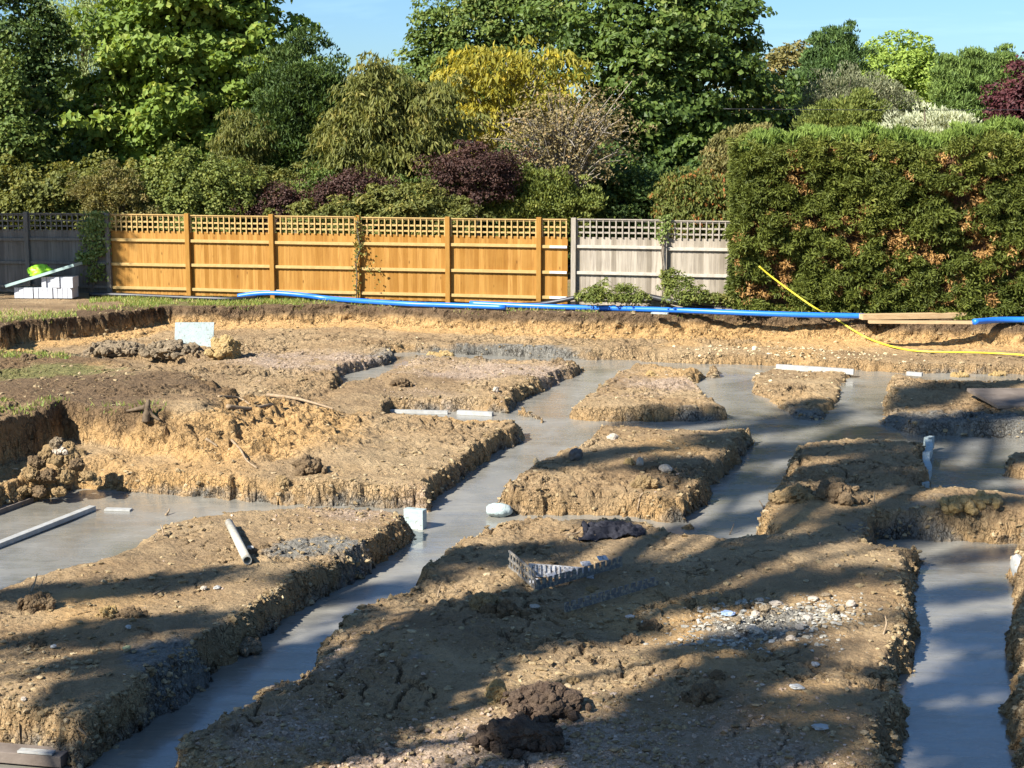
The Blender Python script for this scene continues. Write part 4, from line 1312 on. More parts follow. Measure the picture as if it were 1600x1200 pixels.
M_crumb = tint_mat('soil_crumb', (.17, .115, .055), (.33, .245, .13), (.44, .34, .20))
M_pink = tint_mat('hardcore_stone', (.26, .18, .12), (.42, .31, .22), (.54, .43, .33))
M_chalk = tint_mat('concrete_crumb', (.24, .22, .17), (.42, .39, .32), (.52, .50, .43))
patch = .25 + 1.3 * sstep(-.1, .6, fbm2(Xf * 1.1, Yf * 1.1, 3, 101)) + 1.6 * sstep(.3, .05, sf)
scatter('soil_crumbs', 'loose crumbs of tan soil lying all over the earth pads', 'soil', patch, 30000, .004, .030, M_crumb, 31)
scatter('gravel', 'pinkish broken hardcore gravel trodden into the earth pads', 'gravel', m_hard.ravel() + .012, 6500, .004, .020, M_pink, 32)
vis_ = vis.copy(); vis = (Yf > 7.5) & (Yf < 31.5) & (np.abs(Xf / np.maximum(Yf, 5)) < .42) & (((sf > .0) & (sf < .17)) | (np.abs(q['sraw'].ravel() - .1) < .2)) & (Zf > ZC + datum(Yf) + .01)
scatter('wall_crumbs', 'crumbling lumps of clay sticking to the trench walls', 'soil', np.ones(Xf.shape), 9000, .006, .030, M_crumb, 36, .8)
vis = vis_
lime = gsum(Xf, Yf, [(1200, 965, .38, 1), (1150, 990, .40, 1), (1270, 955, .33, .8), (1120, 985, .3, .6), (1260, 990, .3, .6), (1100, 1000, .3, .5), (1310, 940, .25, .3)])
scatter('concrete_crumbs', 'pale crumbs of spilt concrete on the big near pad', 'rubble', np.clip(lime, 0, 1) ** 1.3 * patch, 2600, .003, .026, M_chalk, 33, .5)
straw = gsum(Xf, Yf, [(1140, 556, 1.2, 1), (1250, 552, 1.4, 1), (1330, 560, .9, .7)])
scatter('pale_chippings', 'pale chippings strewn at the foot of the far bank', 'chippings', np.clip(straw, 0, 1) ** 1.5 * (sf > .1), 550, .006, .03, tint_mat('pale_chip', (.45, .34, .18), (.6, .5, .3), (.7, .62, .42)), 34)

# ------------------------------------------------------------------ building things
M_foam = simple_mat('pale_foam', (.29, .35, .33), (.40, .46, .44), 9, .6, .006, (1, 1, 1), .3, (.20, .20, .16), (.56, .66))
M_foamg = simple_mat('teal_foam', (.30, .42, .38), (.38, .49, .45), 14, .6, .002)
M_block = simple_mat('aerated_block', (.44, .45, .47), (.54, .55, .57), 30, .85, .003, (1, 1, 1), .2)
M_blue = simple_mat('blue_pipe', (.015, .14, .58), (.02, .17, .66), 6, .35, .0, (1, 1, 1), .5, (.06, .20, .55), (.66, .8))
M_black = simple_mat('black_plastic', (.012, .012, .014), (.03, .03, .032), 8, .45, .001, (1, 1, 1), .5)
M_grey_pl = simple_mat('grey_plastic', (.075, .075, .072), (.15, .145, .135), 14, .65, .002, (1, 1, 1), .3, (.32, .27, .19), (.48, .62))
M_pale_pl = simple_mat('pale_plastic', (.38, .37, .36), (.55, .54, .52), 14, .5, .002, (1, 1, 1), .4, (.14, .12, .10), (.52, .62))
M_white = simple_mat('white_upvc', (.28, .275, .25), (.42, .42, .39), 10, .5, .002, (1, 1, 1), .4, (.34, .31, .25), (.55, .7))
M_yel = simple_mat('yellow_hose', (.62, .50, .03), (.70, .58, .05), 12, .4, .001, (1, 1, 1), .4)
M_plank = simple_mat('sawn_timber', (.40, .26, .13), (.52, .37, .20), 8, .75, .003, (.5, 3, 3), .2)
M_ply = simple_mat('dirty_board', (.12, .095, .075), (.19, .155, .125), 5, .8, .004, (1, 1, 1), .2)
M_root = simple_mat('dead_root', (.20, .135, .075), (.36, .27, .17), 20, .9, .006)
M_scaf = simple_mat('weathered_tube', (.36, .33, .26), (.50, .47, .38), 14, .6, .003, (1, 1, 1), .3, (.28, .20, .11), (.55, .7))
M_cloth = simple_mat('black_cloth', (.012, .012, .016), (.032, .032, .04), 30, .85, .004, (1, 1, 1), .2)
M_lime = simple_mat('lime_plastic', (.30, .62, .02), (.42, .78, .04), 6, .4, .003, (1, 1, 1), .4)

# aerated blocks on edge beside the shaded fence
S0 = G(22, 467)
bd = np.array([1, -.03, 0.]); bd /= np.linalg.norm(bd)
bn = np.array([-bd[1], bd[0], 0.])
ordw = ['first', 'second', 'third', 'fourth', 'fifth', 'sixth', 'seventh', 'eighth', 'ninth', 'tenth', 'eleventh', 'twelfth']
gz = hz(S0[0] + .6, S0[1] + .3) + .02
rng = np.random.default_rng(3)


def block(c, lab):
    b = MB()
    b.box((0, 0, 0), bd * .098, bn * .44, UP * .232)
    o = b.build('concrete_block', M_block, None, bevel=.006)
    o.location = tuple(c); o.rotation_euler = (0, 0, rng.normal() * .012)
    tag(o, lab, 'block', 'white blocks stacked by the fence')


for i in range(12):
    block(S0 + bd * (.05 + .1065 * i) + bn * (.24 + rng.normal() * .012) + UP * (gz + .116 - S0[2]), ordw[i] + ' white block from the left in the bottom row of the stack')
for i in range(7):
    block(S0 + bd * (.66 + .0995 * i) + bn * (.24 + rng.normal() * .015) + UP * (gz + .116 + .2335 - S0[2]), ordw[i] + ' white block from the left in the top row of the stack')
# tilted insulation board on the stack, lime bag on it
bz0 = gz + .255; bz1 = gz + .50
b = MB()
c0 = S0 + bd * -.16; c1 = S0 + bd * 1.36
lowp = np.array([c0[0], c0[1], gz + .27]) + bn * .24; hip = np.array([c1[0], c1[1], gz + .73]) + bn * .24
ax = hip - lowp; aL = np.linalg.norm(ax); axu = ax / aL; upn = np.cross(axu, bn)
if upn[2] < 0: upn = -upn
b.box((lowp + hip) / 2, ax, bn * .62, upn * .06)
tag(b.build('insulation_board', M_foamg, None, bevel=.004), 'grey green insulation board lying tilted on the white blocks', 'insulation board')
mid = lowp + ax * .45 + upn * .03
ob = rock('plastic_bag', M_lime, (mid[0], mid[1], mid[2]), (.25, .18, .14), 12, 4, .5, 1.4, .2)
tag(ob, 'lime green plastic bag crumpled on the tilted insulation board', 'bag')
# white foam sheet standing in the channel
p = G(303, 541); k = p[1] / FPX
b = MB()
b.box((p[0], p[1] + .08, p[2] + .20), (.72, .02, 0), (0, .05, .008), (0.01, .08, .44))
tag(b.build('foam_sheet', M_foam, None, bevel=.004), 'white foam sheet standing against the far bank at left', 'foam sheet')
# thick foam blocks in the trench
def PL_(px, py, z):
    return PL(px, py, z) if z < -.3 else PZ(px, py, z)


def pxbox(name, mat, lab, cat, px0, py0, px1, py1, z, w, h, bevel=.01, group=None, bow=None):
    a = PL_(px0, py0, z); c = PL_(px1, py1, z)
    d = c - a; L = np.linalg.norm(d); d /= L; nn = np.array([-d[1], d[0], 0])
    b_ = MB()
    if bow:
        n = 9
        pts = [a + d * L * t / n + nn * (bow * math.sin(t * 1.4)) + UP * (bow * .8 * math.cos(t * 2.1)) for t in range(n + 1)]
        for i in range(n):
            b_.box((pts[i] + pts[i + 1]) / 2 + UP * h / 2, (pts[i + 1] - pts[i]) * 1.02, nn * w, UP * h)
        o = b_.build(name, mat, None)
    else:
        b_.box((a + c) / 2 + UP * h / 2, d * L, nn * w, UP * h)
        o = b_.build(name, mat, None, bevel=bevel)
    return tag(o, lab, cat, group)


pxbox('foam_block', M_foam, 'pale foam block at the trench corner of the lower left pad', 'foam block', 634, 826, 664, 829, ZC - .02, .11, .24, .01)
o = rock('foam_chunk', M_foam, tuple(PL(779, 806, ZC + .0)), (.15, .10, .085), 5, 4, .28, 1.0, .12, .1); tag(o, 'broken pale foam chunk lying in the trench beside the middle pad', 'foam block')
pxbox('foam_strip', M_foam, 'curled pale foam strip on the right side of the right middle pad', 'foam strip', 1446, 769, 1450, 700, -.80, .09, .10, .0, bow=.022)
pxbox('foam_block', M_foam, 'upright pale foam offcut at the far end of the curled foam strip', 'foam block', 1446, 703, 1456, 700, -.84, .07, .17, .008)
o = rock('foam_chunk', M_white, tuple(PL(1590, 898, -.80) + np.array([-.0, .0, 0])), (.055, .16, .13), 8, 4, .3, 1.0, .2); tag(o, 'white foam lump stuck in the wall at the right edge', 'foam block')
# white strips lying on the concrete
pxbox('white_strip', M_white, 'white strip lying along the trench behind the sloping bank', 'strip', 610, 645, 700, 647, ZC, .09, .05, .004)
pxbox('white_strip', M_white, 'shorter white strip right of the strip behind the sloping bank', 'strip', 715, 647, 770, 650, ZC, .10, .06, .004)
pxbox('white_strip', M_white, 'long white strip at the back of the low island in the wide pour', 'strip', 1213, 577, 1334, 585, -.82, .09, .09, .004)
pxbox('white_strip', M_white, 'short white strip behind the shaded pad at right', 'strip', 1417, 586, 1441, 588, -.74, .09, .06, .004)
pxbox('white_plank', M_white, 'dirty white plank lying in the left pool', 'plank', -30, 866, 145, 797, ZC, .09, .055, .006)
pxbox('dark_plank', M_ply, 'dark plank at the far left edge of the left pool', 'plank', -40, 816, 48, 784, ZC, .10, .06, .006)
pxbox('white_strip', M_white, 'thin white scrap floating in the left pool near the plank end', 'strip', 165, 797, 205, 798, ZC, .10, .022, .003)
tb_ = pxbox('timber_board', M_ply, 'whitened timber board at the bottom left corner', 'board', -70, 1178, 104, 1193, ZC + .02, .16, .08, .006)
sl_ = pxbox('slat', M_white, 'flaking white slat', None, 30, 1174, 84, 1178, ZC + .105, .06, .016, .002)
sl_.parent = tb_
# dark flat board on the right
b = MB(); q4 = G(1552, 644)
c4 = q4 + np.array([.95, .62, .10])
b.box(c4, (1.9, .08, 0), (-.1, 1.25, .06), (0, -.003, .05))
tag(b.build('flat_board', M_ply, None, bevel=.004), 'dark flat board lying on the shaded pad at the right edge', 'board')
# short tube on the lower left pad
a = G(358, 824); c = G(387, 884)
a[2] += .05; c[2] += .05
b = MB(); d = c - a; d /= np.linalg.norm(d)
n = 20
u_ = np.cross(d, UP); u_ /= np.linalg.norm(u_); w_ = np.cross(u_, d)
ringv = []
for (pt, r) in ((a, .042), (c, .042), (c, .034), (a, .034)):
    ringv.append([pt + r * (u_ * math.cos(t * 2 * math.pi / n) + w_ * math.sin(t * 2 * math.pi / n)) for t in range(n)])
vs = [p_ for r_ in ringv for p_ in r_]
fs = []
for k in range(4):
    k2 = (k + 1) % 4
    for t in range(n):
        t2 = (t + 1) % n
        fs.append((k * n + t, k * n + t2, k2 * n + t2, k2 * n + t))
b.add(vs, fs)
tag(b.build('metal_tube', M_scaf, None, True), 'short weathered tube lying on the lower left pad', 'tube')

# pipes, ducts and hose along the fence
def pipe(name, mat, lab, cat, pts, r, n=12, zoff=None, raw=False):
    P = []
    for t in pts:
        if raw:
            P.append(np.array(t)); continue
        z = r + .01 + (t[2] if len(t) > 2 else 0)
        P.append(PZ(t[0], t[1], z))
    b_ = MB(); b_.tube(spline(P, 6), r, n)
    return tag(b_.build(name, mat, None, True), lab, cat)


pipe('blue_pipe', M_blue, 'blue water pipe starting before the second orange bay, with a raised hump', 'pipe', [PY(372, 463, 33.25), PY(400, 459, 33.2), PY(430, 458, 33.1), PY(470, 461, 32.95), PY(510, 466, 32.8)] + [PZ(a_, b_, .07) for a_, b_ in [(560, 470), (640, 475), (700, 477), (790, 480)]], .055, raw=True)
pipe('blue_pipe', M_blue, 'long blue water pipe running past the weathered fence to the timber planks', 'pipe', [(735, 474), (800, 477), (880, 480), (960, 482), (1060, 485), (1160, 489), (1250, 492), (1352, 494)], .055)
pipe('blue_pipe', M_blue, 'blue water pipe end coming out of the timber planks at the right edge', 'pipe', [(1522, 503), (1560, 500), (1610, 500), (1700, 503)], .058)
pipe('black_duct', M_black, 'thin black duct lying along the foot of the first orange bays', 'duct', [(140, 460), (200, 461), (290, 465), (360, 467), (400, 465)], .045)
pipe('black_duct', M_black, 'black duct sloping up to the old post at the end of the orange fence', 'duct', [PY(795, 477, 31.75), PY(840, 475, 31.7), PY(870, 471, 31.6), PY(899, 465, 31.45)], .045, raw=True)
pipe('black_duct', M_black, 'thick black duct lying in the weeds left of the tall hedge', 'duct', [PY(1008, 462, 31.2), PY(1040, 469, 31.05), PY(1085, 478, 30.8), PY(1120, 483, 30.6), PY(1190, 488, 30.3)], .06, raw=True)
hp = [PY(1186, 416, 29.9), PY(1205, 432, 29.9), PY(1240, 458, 29.75), PY(1275, 482, 29.55)]
for t_ in [(1303, 499), (1330, 517), (1360, 533), (1400, 546), (1440, 552), (1500, 553), (1560, 555), (1620, 559), (1720, 566)]:
    g_ = G(*t_); hp.append(g_ + np.array([0, -.03, .035]))
pipe('yellow_hose', M_yel, 'yellow hose hanging from the tall hedge and trailing along the far bank', 'hose', hp, .017, 10, raw=True)
def plank(px0, py0, px1, py1, w, h, lab, z=0.02):
    pxbox('timber_plank', M_plank, lab, 'plank', px0, py0, px1, py1, z, w, h, .004, 'timber planks on the bank')
plank(1345, 499, 1583, 495, .20, .10, 'thick timber plank at the back of the planks on the bank')
plank(1357, 505, 1523, 506, .14, .05, 'thin timber plank at the front edge of the bank')
plank(1430, 492, 1590, 490, .10, .15, 'pale timber batten lying behind the thick plank', .02)
pxbox('white_bag', M_foam, 'small white scrap of plastic beside the blue pipe on the far bank', 'scrap', 1018, 490, 1044, 491, .02, .12, .03, .008)
pipe('overhead_wire', M_black, 'thin dark overhead wire crossing before the trees above the hedge', 'wire', [PY(1130, 170, 37), PY(1300, 171.5, 37), PY(1480, 172, 37), PY(1700, 171, 37)], .008, 5, raw=True)

# ------------------------------------------------------------------ broken crate, toothed strip, cloth
def toothed(mb, a, c, hgt, tooth=.045, gap=.03, th=.012, base=.4):
    d = c - a; L = np.linalg.norm(d); d = d / L; nn = np.cross(d, UP); nn /= np.linalg.norm(nn)
    up = np.cross(nn, d)
    if up[2] < 0: up = -up
    mb.box((a + c) / 2 + up * hgt * base / 2, d * L, nn * th, up * hgt * base)
    s_ = 0
    while s_ + tooth < L:
        mb.box(a + d * (s_ + tooth / 2) + up * (hgt * base + hgt * (1 - base) / 2 - .002), d * tooth, nn * th * .9, up * hgt * (1 - base))
        s_ += tooth + gap


root = empty('broken_crate', G(835, 925), 'broken grey plastic crate lying open on the big near pad', 'crate')
A_ = G(838, 925); A_[2] += .01; B_ = G(972, 889); B_[2] += .02; C_ = G(795, 890); C_[2] += .02; D_ = G(826, 900); E_ = G(928, 903)
mb = MB(); toothed(mb, A_, B_, .10); mb.build('toothed_side', M_grey_pl, root)
mb = MB()
d = C_ - A_; L = np.linalg.norm(d); d /= L
for f_ in (.02, .5, .98):
    mb.box((A_ + C_) / 2 + UP * (.15 * f_ + .01), d * L, np.cross(d, UP) * .012, UP * .022)
for k in range(9):
    mb.box(A_ + d * (L * (k + .5) / 9) + UP * .085, d * .022, np.cross(d, UP) * .010, UP * .15)
mb.build('lattice_side', M_grey_pl, root)
mb = MB()
D_[2] += .06; E_[2] += .03
d = E_ - D_; L = np.linalg.norm(d); d /= L
mb.box((D_ + E_) / 2, d * L, np.array([0, .05, .11]) , np.array([0, -.011, .005]))
for k in range(14):
    mb.box(D_ + d * (L * (k + .5) / 14) + np.array([0, -.012, .012]), d * .012, np.array([0, .04, .085]), np.array([0, -.014, .006]))
mb.build('ribbed_side', M_pale_pl, root)
mb = MB()
for k in range(5):
    t = (k + .5) / 5
    p_ = A_ * (1 - t) + B_ * t + np.array([-.10, .12, .03 + .01 * k])
    mb.box(p_, np.array([.09, .03, 0]), np.array([-.02, .07, .02]), UP * .008)
mb.build('floor_tab', M_pale_pl, root)
settle(root)
mb = MB(); A_ = G(882, 957); B_ = G(1028, 914); A_[2] += .0; B_[2] += .0
toothed(mb, A_, B_, .085, .05, .032, .014, .45)
tag(mb.build('toothed_strip', M_grey_pl, None), 'dark toothed plastic strip lying in front of the broken crate', 'strip')

# black cloth: a rumpled sheet
pc = G(957, 836)
nx, ny = 64, 40
u = np.linspace(-1, 1, nx); v = np.linspace(-1, 1, ny)
U, V = np.meshgrid(u, v)
edge = 1 - np.maximum(np.abs(U), np.abs(V)) ** 6
fold = 1 - np.abs(fbm2(U * 2.4 + 5, V * 2.0, 3, 7)) * 2.2
hgt = .012 + .075 * np.clip(fold, 0, 1) * (1 - U * U * .7) * (1 - V * V * .6) + .02 * fbm2(U * 7, V * 7, 2, 3)
wob = .16 * fbm2(U * 1.6, V * 1.6, 2, 19)
Xc = pc[0] + .32 * U * (1 + wob) + .05 * fbm2(V * 3, U, 2, 1); Yc = pc[1] + .14 + .30 * V * (1 + 1.2 * wob) * (1 - .25 * U)
Zc = H(Xc, Yc) + np.maximum(hgt, .008)
ii = np.arange(nx * ny).reshape(ny, nx)
top = np.stack([Xc, Yc, Zc], -1).reshape(-1, 3)
Fq = np.stack([ii[:-1, :-1], ii[:-1, 1:], ii[1:, 1:], ii[1:, :-1]], -1).reshape(-1, 4)
me = mesh_np('black_cloth', np.concatenate([top, top - np.array([0, 0, .007])]), np.concatenate([Fq, Fq[:, ::-1] + nx * ny]), True)
tag(link('black_cloth', me, M_cloth), 'crumpled black garment lying at the far side of the big near pad', 'cloth')

# scraps
SC = [(985, 968, 12, M_white, 'white scrap of plastic beside the brown clod, middle of the near pad'), (1137, 962, 22, simple_mat('blue_scrap', (.22, .32, .52), (.42, .50, .64), 20, .4, .004), 'pale blue scrap of packaging on the spilt concrete crumbs'),
      (1275, 1043, 16, M_white, 'white scrap in the right half of the near pad, near its trench edge'), (1246, 1079, 20, M_white, 'jagged white scrap below the middle of the near pad right half'),
      (1282, 1141, 24, M_white, 'largest white scrap, near the bottom of the big near pad'), (338, 922, 11, M_white, 'white scrap on the lower left pad below the short tube'), (318, 923, 12, M_stone, 'dull pale scrap left of the white scrap below the short tube'),
      (200, 985, 9, M_white, 'tiny white scrap in the middle of the lower left pad'), (83, 1015, 9, M_white, 'tiny white scrap right of the low brown clod'), (197, 1017, 12, simple_mat('yellow_scrap', (.55, .50, .2), (.65, .6, .3), 20, .6, .004), 'pale yellow scrap on the grey edge of the lower left pad'),
      (36, 1098, 10, M_stone, 'pale stone at the front of the lower left pad'), (391, 862, 11, M_white, 'white scrap tucked beside the short tube'), (835, 952, 14, M_stone, 'pale chip at the corner of the broken crate'), (1344, 788, 8, M_white, 'white scrap on the right middle pad')]
for i, (px, py, w, mt, lab) in enumerate(SC):
    p = G(px, py); k = p[1] / FPX
    o = rock('scrap', mt, (p[0], p[1] + .02, p[2] + .004), (w * k * .55, w * k * .42, .014), 200 + i, 3, .6, 1.3, .0, i * .8)
    tag(o, lab, 'scrap')
# individual stones among the spilt concrete
LS = [(1150, 972), (1180, 962), (1187, 940), (1290, 932), (1270, 938), (1330, 948), (1195, 955), (1175, 985), (1250, 985), (1237, 995), (1185, 990), (1235, 1000), (1115, 940), (1262, 968), (1212, 945), (1300, 960)]
for i, (px, py) in enumerate(LS):
    p = G(px, py); k = p[1] / FPX
    o = rock('concrete_lump', M_clodg if i % 3 == 0 else M_stone, (p[0], p[1], p[2]), (random.uniform(.035, .06), random.uniform(.03, .05), random.uniform(.02, .035)), 300 + i, 3, .4, 1.4, .2, i * 1.1)
    tag(o, 'pale lump of spilt concrete among the crumbs on the big near pad', 'lump', 'spilt concrete lumps on the near pad')

# roots and sticks
def root_(name, lab, cat, pts, r, lift=None, branches=(), mat=M_root):
    b_ = MB()
    def chain(pts, r0):
        P = []
        for t in pts:
            g = G(t[0], t[1] + (t[2] if len(t) > 2 else 0))
            if len(t) > 2:                # lifted: keep the foot's distance, rise by t[2] pixels
                c_ = PY(t[0], t[1], g[1]); P.append(c_)
            else:
                g[2] += r0 * .6; P.append(g)
        S = spline(P, 5)
        b_.tube(S, list(np.linspace(r0, r0 * .45, len(S))), 7)
    chain(pts, r)
    for br in branches:
        chain(br, r * .6)
    return tag(b_.build(name, mat, None, True), lab, cat)


root_('dead_branch', 'long dead branch lying on the crest of the sloping bank', 'branch', [(355, 638), (390, 641), (420, 637), (440, 633)], .035, branches=[[(342, 621), (372, 624), (390, 634)]])
root_('dead_branch', 'thin pale branch right of the long dead branch on the crest', 'branch', [(418, 619), (460, 625), (490, 632), (520, 641)], .03)
root_('tree_stump', 'dark broken root stump sticking up from the crest of the sloping bank', 'stump', [(228, 664), (230, 640, 14), (232, 625, 24)], .055, branches=[[(229, 634, 20), (238, 648, 8), (250, 660)], [(228, 636, 18), (210, 640, 6), (198, 646)]], mat=simple_mat('dark_root', (.07, .05, .03), (.16, .115, .07), 18, .9, .01))
root_('dead_root', 'forked root hanging from the ochre face of the sloping bank', 'root', [(362, 690), (376, 705), (386, 722), (402, 733)], .018, branches=[[(376, 705), (388, 716), (410, 706)]])
root_('dead_root', 'short root on the ochre bank under the stump', 'root', [(322, 688), (330, 694), (340, 700)], .022)
root_('dead_root', 'thin root over the front edge of the middle pad', 'root', [(1005, 772), (1000, 785), (996, 800)], .014)
root_('dead_root', 'pale root dangling over the middle trench from the middle pad', 'root', [(1120, 721), (1127, 727), (1131, 741)], .014)
root_('dead_root', 'pale root curling over the edge of the big near pad into the right trench', 'root', [(1380, 992, 0), (1385, 975, 14), (1383, 962, 24)], .010)
root_('dead_root', 'root loop hanging at the front corner of the lower left pad', 'root', [(122, 1140), (134, 1150), (140, 1165)], .012)
root_('twig', 'twig standing at the left trench edge of the big near pad', 'twig', [(436, 1114), (432, 1100, 12), (424, 1082, 26)], .007, branches=[[(438, 1112), (448, 1100, 8), (456, 1092, 14)]])
root_('twig', 'cluster of twigs at the left edge of the lower left pad', 'twig', [(48, 927), (54, 912, 10), (58, 896, 24)], .009, branches=[[(60, 918), (72, 912, 3), (84, 906, 5)], [(46, 922), (52, 912, 8), (56, 906, 12)], [(62, 920), (66, 910, 8), (70, 900, 14)]])
root_('twig', 'dark twig standing on the lower left pad near the pool', 'twig', [(256, 838), (254, 828, 8), (251, 820, 14)], .010, branches=[[(240, 846), (244, 838, 6), (247, 830, 12)]])
root_('twig', 'broken stub standing at the pool edge of the lower left pad', 'twig', [(259, 806), (263, 800, 4), (265, 795, 8)], .016)
root_('twig', 'pale twig before the black garment', 'twig', [(884, 838), (905, 832), (920, 815, 10)], .010, branches=[[(880, 850), (890, 836), (905, 834)]])
root_('twig', 'pair of pale twigs at the left edge of the big near pad', 'twig', [(684, 934), (686, 922, 10), (690, 912, 18)], .008, branches=[[(710, 926), (712, 918, 6), (711, 912, 10)]])
root_('twig', 'twig lying on the lower left pad left of the white scraps', 'twig', [(240, 930), (252, 924), (266, 914)], .009)
root_('twig', 'dark twig standing in the near end of the middle trench', 'twig', [(1140, 836), (1144, 826, 8), (1147, 818, 14)], .008, mat=M_bark)
root_('twig', 'brown twig at the left edge of the right middle pad', 'twig', [(1194, 796), (1190, 788, 6), (1186, 782, 10)], .012, mat=M_bark)
root_('twig', 'twig standing on the right middle pad', 'twig', [(1366, 788), (1366, 778, 8), (1367, 768, 16)], .008)

# ------------------------------------------------------------------ the tall tree whose shade falls on the plot
AZ = R(50); EL = R(38)
sdir = np.array([math.sin(AZ), math.cos(AZ)])          # where shadows point
SH = [(360, 1190, 560, 1085, 24, 75), (560, 1085, 770, 965, 24, 75), (770, 965, 1000, 905, 13, 30), (1000, 905, 1240, 860, 11, 16), (1240, 860, 1400, 800, 8, 8), (700, 1000, 1060, 985, 13, 16), (640, 885, 860, 865, 9, 8),
      (830, 935, 1000, 955, 9, 7), (1090, 945, 1330, 905, 8, 9), (1040, 1010, 1180, 1000, 8, 5), (1060, 1100, 1190, 1060, 18, 12), (880, 1165, 1120, 1130, 18, 10), (1000, 1195, 1300, 1175, 14, 11), (1330, 1110, 1400, 1080, 8, 3), (1180, 1035, 1260, 1020, 6, 3),
      (1430, 900, 1560, 880, 14, 4), (1420, 975, 1590, 925, 22, 8), (1500, 1010, 1590, 960, 14, 4), (1415, 1040, 1520, 1020, 16, 5), (1420, 1130, 1590, 1060, 22, 9), (1400, 1180, 1500, 1165, 16, 3), (1480, 1200, 1595, 1150, 16, 4),
      (890, 720, 1060, 700, 9, 9), (1010, 735, 1140, 715, 8, 6), (990, 645, 1140, 640, 4, 4), (1105, 660, 1170, 650, 6, 5), (1180, 645, 1300, 625, 9, 9), (1120, 690, 1240, 670, 8, 6), (1290, 665, 1400, 645, 8, 8), (1390, 640, 1470, 600, 8, 7),
      (1430, 610, 1600, 595, 8, 10), (1400, 665, 1600, 640, 10, 13), (1250, 705, 1440, 690, 8, 8), (1270, 740, 1440, 715, 8, 8), (1340, 765, 1440, 745, 6, 5), (1450, 725, 1590, 700, 8, 7), (1460, 760, 1590, 740, 6, 5), (1100, 745, 1180, 720, 8, 5),
      (1110, 800, 1200, 760, 10, 6), (1450, 805, 1600, 790, 4, 3), (1480, 840, 1600, 825, 4, 3), (0, 935, 120, 915, 5, 4), (140, 935, 330, 895, 6, 7), (40, 1005, 300, 985, 5, 6), (0, 1050, 200, 1035, 5, 5), (200, 1090, 440, 1010, 12, 12),
      (440, 1010, 540, 930, 10, 6), (160, 1160, 300, 1080, 12, 7), (300, 1060, 460, 960, 10, 7), (0, 890, 40, 870, 5, 2), (500, 895, 560, 880, 6, 2), (860, 815, 1060, 800, 3, 3), (560, 930, 640, 890, 8, 4)]
rng = np.random.default_rng(8)
T0 = np.array([-9.6, 1.2])
CP = []
for k_, (x0, y0, x1, y1, wd_px, cnt) in enumerate(SH):
  for _ in range(cnt if k_ < 3 else max(2, int(cnt * (1.5 if x0 > 1080 and y0 < 800 else .75)))):
    t = rng.random(); o_ = rng.normal() * .5
    Q = PL(x0 + (x1 - x0) * t, y0 + (y1 - y0) * t + o_ * wd_px, ZP)
    h = float(np.dot(Q[:2] - T0, sdir)) * math.tan(EL) * .92 + rng.normal() * 1.3
    h = max(h, 5.5)
    if k_ < 2:
        h = 5.2 + .25 * rng.normal()
    P_ = Q[:2] - sdir * h / math.tan(EL)
    CP.append([P_[0], P_[1], Q[2] + h])
CP = np.array(CP); NCL = len(CP)
root = empty('shade_tree', (T0[0], T0[1], -.6), 'tall leafy tree beside the plot, outside the picture, shading the ground', 'tree')
per = 210
n = NCL * per
ci = np.repeat(np.arange(NCL), per)
sz_ = rng.uniform(.7, 1.3, NCL)[ci][:, None]
al = np.array([.89, .46, 0]); ac = np.array([-.46, .89, 0])
g3 = rng.normal(size=(n, 3))
C = CP[ci] + (g3[:, :1] * al * .30 + g3[:, 1:2] * ac * .11 + g3[:, 2:] * UP * .08) * sz_
me = leaves_mesh('crown', C, unit(rng.normal(size=(n, 3)) * .6 + np.array([0, 0, .7])), .14, .11, 'flat', rng, rng.random(n), .2)
link('crown', me, L_oak, root)
mb = MB()
top = CP[CP[:, 2].argmax()]
base = np.array([T0[0], T0[1], -.7]); ctr = np.array([CP[:, 0].mean(), CP[:, 1].mean(), 14.0])
mb.tube(spline([base, base * .5 + ctr * .5 + np.array([.2, .1, 0]), ctr, top], 8), list(np.linspace(.42, .04, 25)), 12)
for i in rng.choice(NCL, 46, replace=False):
    t = np.clip((CP[i][2] - 4) / 18, .15, .8)
    a = base * (1 - t) + ctr * t
    mb.tube(spline([a, a * .5 + CP[i] * .5 + np.array([0, 0, .5]), CP[i]], 5), list(np.linspace(.10, .015, 11)), 6)
mb.build('trunk', M_bark, root, True)
settle(root)

rng = np.random.default_rng(18)
T1 = np.array([-20.5, 25.5])
CP = []
for k in range(150):
    fx = rng.uniform(0, 4.6); f0 = q0 + ld * fx
    tz = rng.uniform(.1, 2.3)
    h = rng.uniform(4.5, 9.5)
    P_ = f0[:2] - sdir * h / math.tan(EL)
    CP.append([P_[0], P_[1], tz + h])
CP = np.array(CP)
root = empty('garden_tree', (T1[0], T1[1], 0), 'leafy garden tree outside the picture shading the old left fence', 'tree')
per = 110; n = len(CP) * per; ci = np.repeat(np.arange(len(CP)), per)
C = CP[ci] + rng.normal(size=(n, 3)) * np.array([.22, .22, .15])
link('crown', leaves_mesh('crown', C, unit(rng.normal(size=(n, 3)) * .6 + np.array([0, 0, .7])), .14, .11, 'flat', rng, rng.random(n), .2), L_oak, root)
mb = MB(); base = np.array([T1[0], T1[1], -.1]); ctr = CP.mean(0)
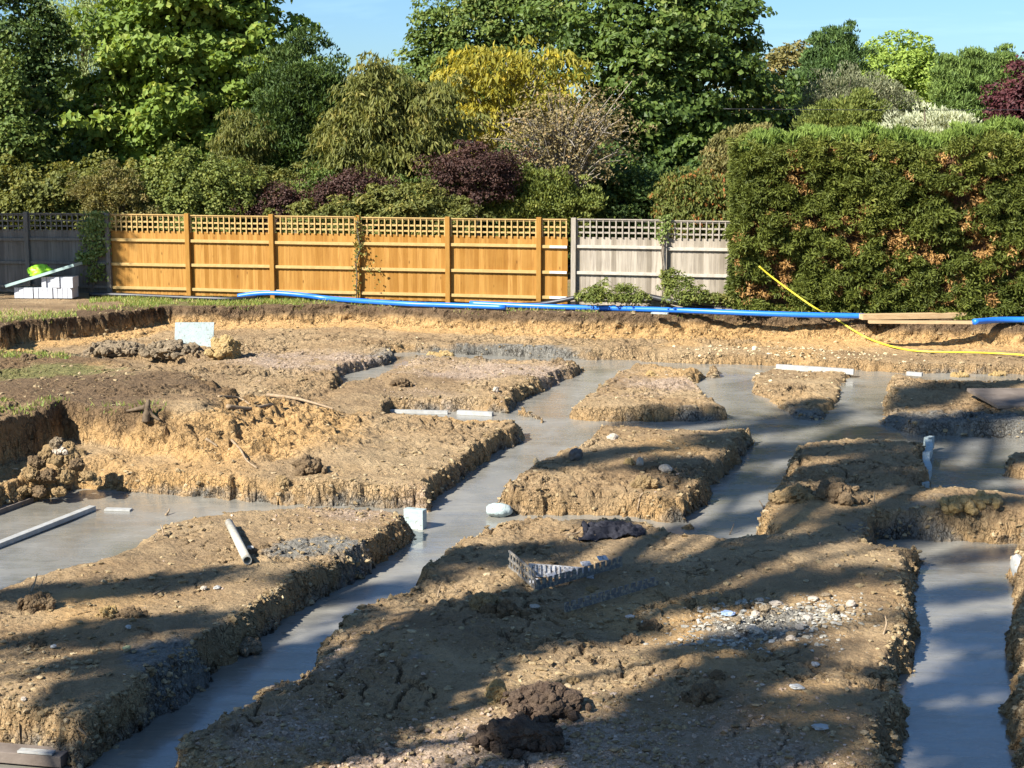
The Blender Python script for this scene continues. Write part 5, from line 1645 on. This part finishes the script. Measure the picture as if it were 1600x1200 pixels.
mb.tube(spline([base, base * .5 + ctr * .5, ctr], 6), list(np.linspace(.25, .06, 13)), 10)
for i in rng.choice(len(CP), 14, replace=False):
    mb.tube([base * .4 + ctr * .6, CP[i]], [.07, .015], 6)
mb.build('trunk', M_bark, root, True)
settle(root)

# ------------------------------------------------------------------ light and sky
sun_d = bpy.data.lights.new('sun', 'SUN')
sun_d.energy = 5.0
sun_d.angle = R(.53)
sun_d.color = (1.0, .955, .89)
sun = bpy.data.objects.new('sun', sun_d)
COL.objects.link(sun)
tr = Vector((sdir[0] * math.cos(EL), sdir[1] * math.cos(EL), -math.sin(EL)))
sun.rotation_euler = tr.to_track_quat('-Z', 'Y').to_euler()
sun.location = (-30, -30, 40)
wd_ = bpy.data.worlds.new('World'); scene.world = wd_
wd_.use_nodes = True
nt = wd_.node_tree
bg = nt.nodes['Background']
sky = nt.nodes.new('ShaderNodeTexSky')
sky.sky_type = 'NISHITA'
sky.sun_disc = False
sky.sun_elevation = EL
sky.sun_rotation = math.pi + AZ
sky.air_density = 1.0
sky.dust_density = 0.6
sky.ozone_density = 1.6
b = NB(nt)
tc = nt.nodes.new('ShaderNodeTexCoord')
mp = nt.nodes.new('ShaderNodeMapping'); mp.inputs['Scale'].default_value = (3, 3, 26); mp.inputs['Rotation'].default_value = (0, .06, 0)
nt.links.new(tc.outputs['Generated'], mp.inputs[0])
cn = b.noise(mp.outputs[0], 1.3, 5, .6, .4)
col = b.mix(b.mr(cn, .54, .74, 0, .30), sky.outputs[0], (9.0, 9.6, 10.4))
col = b.mix(1.0, col, (.60, .84, 1.12), 'MULTIPLY')
nt.links.new(col, bg.inputs[0])
bg.inputs[1].default_value = .060

scene.view_settings.view_transform = 'Standard'
scene.view_settings.look = 'None'
scene.view_settings.exposure = 1.30
scene.view_settings.gamma = 1
scene.view_settings.use_curve_mapping = False
scene.cycles.max_bounces = 6
scene.cycles.transparent_max_bounces = 4
scene.cycles.use_denoising = True
scene.render.resolution_x = 1024
scene.render.resolution_y = 768
